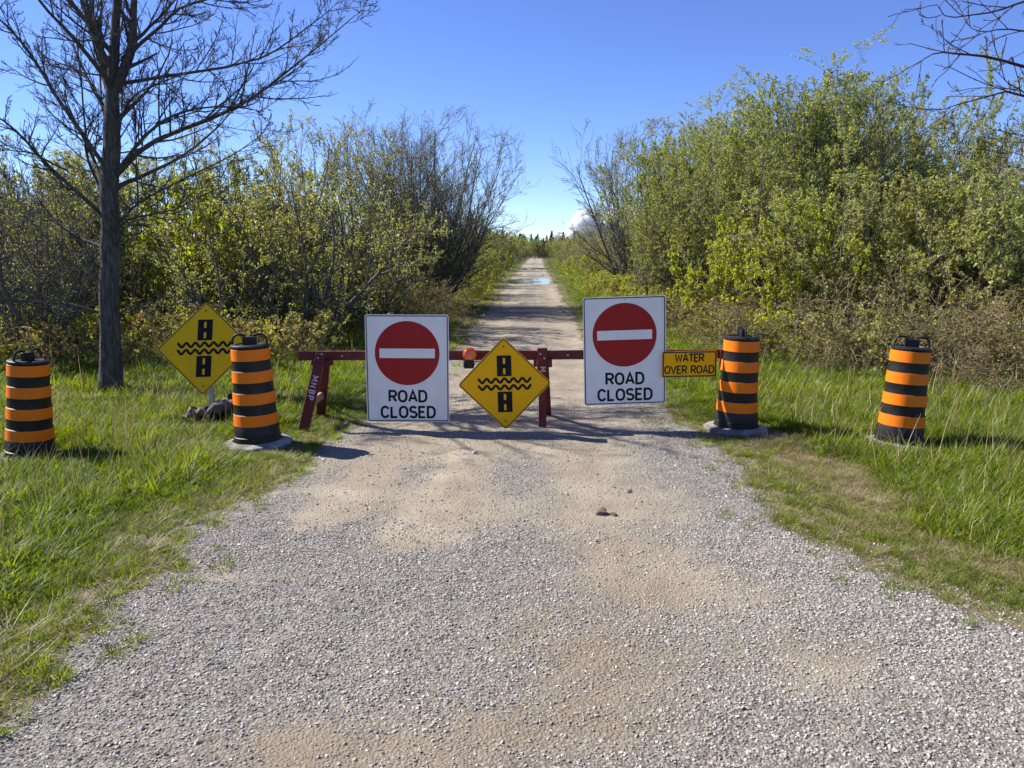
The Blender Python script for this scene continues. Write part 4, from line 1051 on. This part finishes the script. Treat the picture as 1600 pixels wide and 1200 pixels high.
# ---------------------------------------------------------------- lettering
def arc(cx, cy, rx, ry, a0, a1, n=10):
    return [(cx + rx * math.cos(R(a0 + (a1 - a0) * i / n)), cy + ry * math.sin(R(a0 + (a1 - a0) * i / n))) for i in range(n + 1)]
GL = {
 'A': (0.72, [([(0, 0), (0.36, 1), (0.72, 0)], 0), ([(0.13, 0.3), (0.59, 0.3)], 0)]),
 'B': (0.6, [([(0, 0), (0, 1), (0.3, 1)] + arc(0.3, 0.765, 0.26, 0.235, 90, -90) + [(0, 0.53)], 0), ([(0.3, 0.53)] + arc(0.3, 0.265, 0.3, 0.265, 90, -90) + [(0, 0)], 0)]),
 'C': (0.66, [(arc(0.33, 0.62, 0.33, 0.38, 25, 180) + arc(0.33, 0.38, 0.33, 0.38, 180, 335), 0)]),
 'D': (0.64, [([(0, 0), (0, 1), (0.28, 1)] + arc(0.28, 0.62, 0.36, 0.38, 90, 0) + arc(0.28, 0.38, 0.36, 0.38, 0, -90) , 1)]),
 'E': (0.55, [([(0.55, 1), (0, 1), (0, 0), (0.55, 0)], 0), ([(0, 0.52), (0.46, 0.52)], 0)]),
 'L': (0.54, [([(0, 1), (0, 0), (0.54, 0)], 0)]),
 'M': (0.8, [([(0, 0), (0, 1), (0.4, 0.35), (0.8, 1), (0.8, 0)], 0)]),
 'N': (0.66, [([(0, 0), (0, 1), (0.66, 0), (0.66, 1)], 0)]),
 'O': (0.7, [(arc(0.35, 0.62, 0.35, 0.38, 0, 180, 12) + arc(0.35, 0.38, 0.35, 0.38, 180, 360, 12), 1)]),
 'P': (0.6, [([(0, 0), (0, 1), (0.32, 1)] + arc(0.32, 0.74, 0.28, 0.26, 90, -90) + [(0, 0.48)], 0)]),
 'R': (0.62, [([(0, 0), (0, 1), (0.34, 1)] + arc(0.34, 0.74, 0.27, 0.26, 90, -90) + [(0, 0.48)], 0), ([(0.3, 0.48), (0.62, 0)], 0)]),
 'S': (0.62, [(arc(0.31, 0.755, 0.29, 0.245, 25, 270, 14)[0:] + arc(0.31, 0.255, 0.31, 0.255, 90, -155, 14), 0)]),
 'T': (0.62, [([(0, 1), (0.62, 1)], 0), ([(0.31, 1), (0.31, 0)], 0)]),
 'V': (0.7, [([(0, 1), (0.35, 0), (0.7, 1)], 0)]),
 'W': (0.95, [([(0, 1), (0.24, 0), (0.475, 0.85), (0.71, 0), (0.95, 1)], 0)]),
}
def ribbon(mb, pts, w, closed, y, thick=0.0006):
    q = [pts[0]]
    for p_ in pts[1:]:
        if math.hypot(p_[0] - q[-1][0], p_[1] - q[-1][1]) > 1e-4: q.append(p_)
    if closed and math.hypot(q[0][0] - q[-1][0], q[0][1] - q[-1][1]) < 1e-4: q.pop()
    n = len(q); L_ = []; R_ = []
    for i in range(n):
        if closed: a, b, c = q[i - 1], q[i], q[(i + 1) % n]
        else: a, b, c = q[max(i - 1, 0)], q[i], q[min(i + 1, n - 1)]
        def un(p_, s_):
            dx, dz = s_[0] - p_[0], s_[1] - p_[1]; l = math.hypot(dx, dz) or 1; return (-dz / l, dx / l)
        n1_ = un(a, b) if a != b else un(b, c); n2_ = un(b, c) if b != c else un(a, b)
        mx, mz = n1_[0] + n2_[0], n1_[1] + n2_[1]; l = math.hypot(mx, mz) or 1; mx /= l; mz /= l
        k = min(1 / max(mx * n1_[0] + mz * n1_[1], 0.35), 2.2) * w / 2
        L_.append((b[0] + mx * k, b[1] + mz * k)); R_.append((b[0] - mx * k, b[1] - mz * k))
    m = n if closed else n - 1
    vs_ = [(p_[0], y, p_[1]) for p_ in L_] + [(p_[0], y, p_[1]) for p_ in R_]
    mb.add(vs_, [(i, (i + 1) % n, n + (i + 1) % n, n + i) for i in range(m)])
def text(s, cx, z0, hgt_, w, y, mat, parent, xs=1.0, gap=0.22, rot=None, origin=None, vertical=False):
    tot = sum(GL[c][0] * xs + gap if c != ' ' else 0.5 * xs for c in s) - gap
    x = cx - tot * hgt_ / 2
    for c in s:
        if c == ' ': x += 0.5 * xs * hgt_; continue
        mb = MB()
        for i, (st, cl) in enumerate(GL[c][1]):
            ribbon(mb, [(x + p_[0] * xs * hgt_, z0 + p_[1] * hgt_) for p_ in st], w, cl, y - i * 0.0003)
        mb.build('letter', mat, parent)
        x += (GL[c][0] * xs + gap) * hgt_

def rrect(w, h, r, n=6):
    o_ = []
    for (sx_, sz_, a0) in ((1, 1, 0), (-1, 1, 90), (-1, -1, 180), (1, -1, 270)):
        for i in range(n + 1):
            a = R(a0 + 90 * i / n); o_.append((sx_ * (w / 2 - r) + r * math.cos(a), sz_ * (h / 2 - r) + r * math.sin(a)))
    return o_
def rot45(p_): c = math.sqrt(0.5); return [(c * (x - z), c * (x + z)) for x, z in p_]
def disc(r, n=56): return [(r * math.cos(2 * math.pi * i / n), r * math.sin(2 * math.pi * i / n)) for i in range(n)]
def bolt(parent, x, z, y, r=0.008, mat=None):
    MB().prism([(x + a, z + b) for a, b in disc(r, 8)], y - 0.005, y).build('bolt', mat or M['alu'], parent)

def closed_sign(loc, rot, w, h, label):
    e = tag(empty('road_closed_sign', loc, rot), label, 'sign', 'road closed signs on the barrier')
    p_ = MB().prism(rrect(w, h, 0.022), -0.004, 0.0).build('panel', M['sign_white'], e)
    MB().ring(rrect(w - 0.016, h - 0.016, 0.018), rrect(w - 0.034, h - 0.034, 0.012), -0.0052, -0.0041).build('border', M['sign_edge'], e)
    dz = h * 0.5 - w * 0.085 - w * 0.38
    MB().prism([(x, z + dz) for x, z in disc(w * 0.388)], -0.0052, -0.0041).build('red_disc', M['sign_red'], e)
    bw, bh = w * 0.665, w * 0.115
    MB().prism([(-bw / 2, dz - bh / 2), (bw / 2, dz - bh / 2), (bw / 2, dz + bh / 2), (-bw / 2, dz + bh / 2)], -0.0066, -0.0054).build('white_bar', M['sign_white'], e)
    text('ROAD', 0, -h * 0.5 + h * 0.195, h * 0.098, h * 0.0215, -0.0048, M['sign_black'], e, 1.0, 0.26)
    text('CLOSED', 0, -h * 0.5 + h * 0.045, h * 0.098, h * 0.0215, -0.0048, M['sign_black'], e, 1.0, 0.26)
    for z in (h / 2 - 0.03, -h / 2 + 0.022): bolt(e, 0, z, -0.004, 0.006)
    return e
def diamond_sign(loc, rot, side, label, mat, stand=False):
    e = tag(empty('water_over_road_sign', loc, rot), label, 'sign', 'diamond water over road signs')
    MB().prism(rot45(rrect(side, side, 0.03)), -0.004, 0.0).build('panel', mat, e)
    MB().ring(rot45(rrect(side - 0.012, side - 0.012, 0.026)), rot45(rrect(side - 0.03, side - 0.03, 0.02)), -0.0052, -0.0041).build('border', M['sign_edge'], e)
    hd = side * 0.707
    bw = hd * 0.155
    for (z0, z1) in ((hd * 0.165, hd * 0.61), (-hd * 0.61, -hd * 0.165)):
        rp = MB().prism([(-bw, z0), (bw, z0), (bw, z1), (-bw, z1)], -0.0052, -0.0041).build('road_symbol', M['sign_black'], e)
        L_ = z1 - z0
        for k in (0.10, 0.60):
            a, b = z0 + L_ * k, z0 + L_ * (k + 0.28); q = bw * 0.16
            MB().prism([(-q, a), (q, a), (q, b), (-q, b)], -0.0064, -0.0054).build('lane_dash', mat, rp)
    for zc in (0.074, -0.074):
        mb = MB(); n = 96; pts_ = []
        for i in range(n + 1):
            t_ = i / n; pts_.append(((t_ - 0.5) * hd * 1.14, hd * zc + hd * 0.042 * math.cos(2 * math.pi * 6 * t_ )))
        ribbon(mb, pts_, hd * 0.054, 0, -0.0050)
        mb.build('wave_line', M['sign_black'], e)
    for z in (hd * 0.80, -hd * 0.80): bolt(e, 0, z, -0.004, 0.008, M['sign_edge'])
    return e

closed_sign((-0.963, 7.05, 0.568), (0, R(0.3), 0), 0.765, 1.0, 'lower white road closed sign hung left on the barrier, almost touching ground')
closed_sign((1.034, 7.05, 0.733), (R(0.5), R(-1.9), 0), 0.755, 1.0, 'higher tilted white road closed sign hung right on the barrier')
diamond_sign((-0.067, 6.93, 0.448), (R(-2), R(-1.6), 0), 0.603, 'amber diamond water over road sign leaning at the middle of the barrier', M['sign_yellow'])
d2 = diamond_sign((-3.0, 7.5, 0.703), (0, R(-1.8), 0), 0.665, 'dull yellow diamond water over road sign on a post in the left grass', M['sign_lemon'])
for c_ in d2.children: c_.rotation_euler = (R(-20), 0, 0)
# post and base of that sign (they move with it)
mb = MB(); mb.plank((0.0, 0.05, -0.74), (0.0, 0.05, 0.06), 0.05, 0.03, (1, 0, 0)); mb.build('post', M['alu'], d2)
mb = MB()
for (pts_, rr_) in (([(-0.25, -0.02, -0.655), (-0.17, -0.04, -0.64), (-0.07, -0.02, -0.645), (0.0, 0.02, -0.65)], [0.02, 0.05, 0.055, 0.025]), ([(-0.03, 0.0, -0.63), (0.05, 0.01, -0.60), (0.13, 0.04, -0.585), (0.22, 0.08, -0.575), (0.28, 0.1, -0.585)], [0.02, 0.05, 0.062, 0.055, 0.02])):
    q_ = smooth_path(pts_, 14); r2_ = np.interp(np.linspace(0, 1, 14), np.linspace(0, 1, len(rr_)), rr_) * (1 + 0.18 * np.sin(np.arange(14) * 2.1))
    mb.tube(q_.tolist(), r2_.tolist(), 10, 1.3)
    mb.v = [tuple(np.array(v_) + 0.012 * np.sin(np.array(v_)[[1, 2, 0]] * 60)) for v_ in mb.v]
mb.build('sandbag', M['bag'], d2, True, sharp=80)
mb = MB(); mb.box((0.15, 0.18, -0.62), (0.42, 0.34, 0.09)); mb.box((0.25, 0.22, -0.53), (0.24, 0.2, 0.1)); mb.build('rubber_base', M['barrel_black'], d2)
# reflective tape corner on top of the sign
tt = tag(empty('warning_tab_sign', (1.626, 7.02, 0.616), (0, R(-1.0), 0)), 'small rectangular yellow sign reading water over road beside right barrel', 'sign')
w, h = 0.5, 0.243
MB().prism(rrect(w, h, 0.016), -0.004, 0).build('panel', M['sign_yellow'], tt)
MB().ring(rrect(w - 0.008, h - 0.008, 0.014), rrect(w - 0.034, h - 0.034, 0.01), -0.0052, -0.0041).build('border', M['sign_edge'], tt)
text('WATER', 0.0, 0.026, 0.066, 0.0135, -0.0048, M['sign_black'], tt, 0.95, 0.16)
text('OVER ROAD', 0.0, -0.083, 0.066, 0.0128, -0.0048, M['sign_black'], tt, 0.93, 0.2)
bolt(tt, 0, 0.105, -0.004, 0.006)

# ---------------------------------------------------------------- dark red wooden barrier
bar = tag(empty('wooden_barrier', (0, 7.15, 0)), 'long dark red wooden barrier across the track carrying the signs', 'barrier')
def bp(name, a, b, w, t, wd, mat='red_wood'):
    o = MB().plank((a[0], a[1] - 7.15, a[2]), (b[0], b[1] - 7.15, b[2]), w, t, wd).build(name, M[mat], bar)
    return o
bp('rail', (-1.995, 7.16, 0.676), (0.236, 7.16, 0.68), 0.086, 0.045, (0, 0, 1))
bp('rail', (0.326, 7.16, 0.682), (2.05, 7.16, 0.694), 0.082, 0.045, (0, 0, 1))
lg = bp('leg', (-1.765, 7.105, 0.70), (-1.935, 6.98, -0.02), 0.092, 0.042, (1, 0, 0))
bp('leg', (-1.745, 7.215, 0.70), (-1.93, 7.62, -0.02), 0.088, 0.042, (1, 0, 0))
bp('brace', (-1.865, 7.06, 0.245), (-1.86, 7.44, 0.25), 0.07, 0.035, (0, 0, 1), 'raw_wood')
bp('gusset', (-1.86, 7.11, 0.618), (-1.66, 7.11, 0.618), 0.05, 0.03, (0, 0, 1))
bp('post', (0.281, 7.13, 0.50), (0.281, 7.13, 0.752), 0.092, 0.06, (1, 0, 0))
lm_ = bp('leg', (0.287, 7.13, -0.03), (0.287, 7.13, 0.50), 0.072, 0.045, (1, 0, 0))
bp('leg', (0.30, 7.2, 0.66), (0.36, 7.66, -0.02), 0.08, 0.042, (1, 0, 0))
bp('gusset', (0.2, 7.115, 0.615), (0.232, 7.115, 0.615), 0.075, 0.03, (0, 0, 1))
bp('gusset', (0.33, 7.115, 0.612), (0.372, 7.115, 0.612), 0.075, 0.03, (0, 0, 1))
bp('post', (1.965, 7.125, 0.57), (1.965, 7.125, 0.735), 0.06, 0.03, (1, 0, 0))
bp('leg', (2.05, 7.215, 0.70), (2.08, 7.6, -0.02), 0.085, 0.042, (1, 0, 0))
bp('leg', (2.06, 7.105, 0.64), (2.06, 7.16, -0.02), 0.085, 0.042, (1, 0, 0))
for (bx_, bz_, by_) in ((-1.79, 0.665, 7.078), (-1.755, 0.70, 7.08), (0.262, 0.70, 7.0965), (0.30, 0.66, 7.0965), (-1.58, 0.676, 7.1355), (0.52, 0.684, 7.1355), (1.6, 0.69, 7.1355), (1.965, 0.69, 7.107)):
    MB().prism([(bx_ + a_, bz_ + b_) for a_, b_ in disc(0.009, 8)], by_ - 7.15 - 0.006, by_ - 7.15 + 0.004).build('bolt', M['alu'], bar)
# stencilled letters, turned on their side down the front leg
A_ = Vector((-1.765, 7.105 - 7.15, 0.70)); B_ = Vector((-1.935, 6.98 - 7.15, -0.02))
dn = (B_ - A_).normalized(); xr = Vector((1, 0, 0)); xr = (xr - dn * xr.dot(dn)).normalized(); nn_ = dn.cross(xr)
if nn_.y > 0: nn_ = -nn_
def leg_letter(c, s_, hgt_, base, dn, xr, nn_, off):
    mb = MB()
    for i, (st, cl) in enumerate(GL[c][1]):
        tmp = MB(); ribbon(tmp, [(p_[0] * hgt_, p_[1] * hgt_) for p_ in st], hgt_ * 0.19, cl, -i * 0.0003)
        W_ = GL[c][0] * hgt_
        mb.add([base + dn * (s_ + (v_[0])) + xr * (v_[2] - hgt_ / 2) + nn_ * (off - v_[1]) for v_ in tmp.v], tmp.f)
    mb.build('letter', M['stencil'], bar)
for c, s_ in (('M', 0.215), ('N', 0.282), ('B', 0.347), ('P', 0.402)):
    leg_letter(c, s_, 0.05, A_, dn, xr, nn_, 0.0222)
leg_letter('M', 0.0, 0.046, Vector((0.287, 7.1045 - 7.15, 0.575)), Vector((0, 0, -1)), Vector((1, 0, 0)), Vector((0, -1, 0)), 0.006)

# warning light clipped to the rail
wl = tag(empty('warning_light', (-0.397, 7.085, 0.57)), 'small amber warning light with black battery box hung on the barrier rail', 'light')
MB().prism([(-0.042, 0.0), (0.042, 0.0), (0.052, 0.03), (0.04, 0.078), (-0.04, 0.078), (-0.054, 0.03)], -0.035, 0.03).build('battery_box', M['barrel_black'], wl)
ln = MB().lathe([(0.03, -0.02), (0.052, -0.016), (0.06, 0.0), (0.052, 0.016), (0.03, 0.02)], 24, True, True).build('lens', M['amber'], wl, True, (0.006, -0.005, 0.128), (R(78), 0, R(18)))
MB().lathe([(0.0635, -0.006), (0.0635, 0.006), (0.058, 0.008), (0.058, -0.008), (0.0635, -0.006)], 24).build('lens_rim', M['orange'], ln, True)

# ---------------------------------------------------------------- striped traffic barrels
def barrel(loc, rot, label, handle_rz, scale=1.0):
    e = tag(empty('traffic_barrel', loc, rot), label, 'traffic barrel', 'orange and black barrels at the closure')
    e.scale = (scale,) * 3
    prof = [(0.196, 0.03), (0.196, 0.085), (0.188, 0.09), (0.186, 0.175)]
    r_ = [0.183, 0.175, 0.167, 0.159]
    zz = [0.18, 0.365, 0.55, 0.735]
    for i in range(4):
        z = zz[i]; ro = r_[i]
        prof += [(ro, z + 0.002), (ro - 0.003, z + 0.10), (ro - 0.0095, z + 0.1035)]
        if i < 3: prof += [(ro - 0.0105, z + 0.178)]
    prof += [(0.153, 0.842), (0.157, 0.846), (0.157, 0.862), (0.148, 0.868), (0.12, 0.872), (0.116, 0.862), (0.0, 0.862)]
    ph2 = loc[0] * 3.7
    bw_ = lambda a, z: 1 + 0.009 * math.cos(2 * a + ph2) + 0.005 * math.cos(3 * a + ph2 * 2 + z * 5) + 0.004 * math.sin(7 * a + z * 11 + ph2)
    MB().lathe(prof, 56, wob=bw_).build('body', M['barrel_black'], e, True)
    for i in range(4):
        z = zz[i]; ro = r_[i]
        MB().lathe([(ro - 0.001, z + 0.003), (ro + 0.0016, z + 0.0045), (ro - 0.0014, z + 0.098), (ro - 0.004, z + 0.0995)], 56, wob=bw_).build('reflective_band', M['orange'], e, True)
    hd = empty('handle', (0, 0, 0.862), (0, 0, handle_rz)); hd.parent = e
    # the handle is one mesh: middle block with a loop on each side
    mb = MB()
    mb.box((0, 0, 0.035), (0.115, 0.034, 0.07))
    for s_ in (-1, 1):
        pts_ = [(s_ * 0.035, 0, 0.078), (s_ * 0.075, 0, 0.09), (s_ * 0.112, 0, 0.084), (s_ * 0.136, 0, 0.06), (s_ * 0.143, 0, 0.025), (s_ * 0.143, 0, -0.004)]
        mb.tube(smooth_path(pts_, 14).tolist(), 0.0095, 8)
    bpy.data.objects.remove(hd)
    mb.build('handle', M['barrel_black'], e, True, (0, 0, 0.862), (0, 0, handle_rz))
    rs_ = random.Random(int(loc[0] * 100))
    ph = rs_.uniform(0, 6)
    wob = lambda a, z: 1 + 0.018 * math.cos(8 * a + ph) + 0.015 * math.sin(3 * a + ph)
    MB().lathe([(0.285, -0.02), (0.29, 0.012), (0.28, 0.024), (0.24, 0.034), (0.205, 0.042), (0.201, 0.01)], 48, False, False, wob).build('base_ring', M['rubber'], e, True)
    return e
def bz(x, y): return float(hgt(x, y))
barrel((-4.03, 6.28, bz(-4.03, 6.28) - 0.02), (0, R(4.0), R(10)), 'leftmost traffic barrel, standing in long grass at the left photo edge', R(68), 0.96)
barrel((-2.20, 6.52, bz(-2.2, 6.52)), (0, R(-1.5), 0), 'traffic barrel in front of the dull yellow diamond sign', R(4), 1.0)
barrel((2.08, 7.02, bz(2.08, 7.02)), (0, R(1.0), R(0)), 'traffic barrel at the right barrier end, handle seen edge on', R(87), 1.0)
barrel((3.40, 6.62, bz(3.4, 6.62) - 0.01), (R(-1), R(3.2), 0), 'rightmost traffic barrel, leaning right in grass before the brambles', R(-6), 1.0)

# ---------------------------------------------------------------- single stones and clods on the track
ws = painted('pale_stone', (0.55, 0.53, 0.5), 0.8, (0.35, 0.3, 0.25), 0.4, 30, 0.3, 0.2)
cl = painted('earth_clod', (0.17, 0.13, 0.085), 0.95, (0.3, 0.24, 0.16), 0.5, 40, 0.2, 0.6)
def single(name, x, y, s_, mat, seed, label):
    me = stone_mesh(seed, 22, mat)
    o = link(name, me, None, None, (x, y, bz(x, y) + s_[2] * 0.4), (0.1, 0.15, seed))
    o.scale = s_
    tag(o, label, 'stone' if name == 'stone' else 'clod')
single('stone', -0.31, 6.16, (0.026, 0.022, 0.03), ws, 3, 'whitish stone alone on the sand before the middle diamond sign')
single('earth_clod', 0.57, 4.73, (0.06, 0.045, 0.035), cl, 4, 'dark crumbly earth clod on the right wheel track')
single('earth_clod', 0.645, 4.70, (0.03, 0.03, 0.022), cl, 8, 'small dark clod touching the bigger earth clod')
single('stone', 0.82, 5.18, (0.032, 0.026, 0.022), cl, 5, 'dark stone on the track above and right of the earth clod')
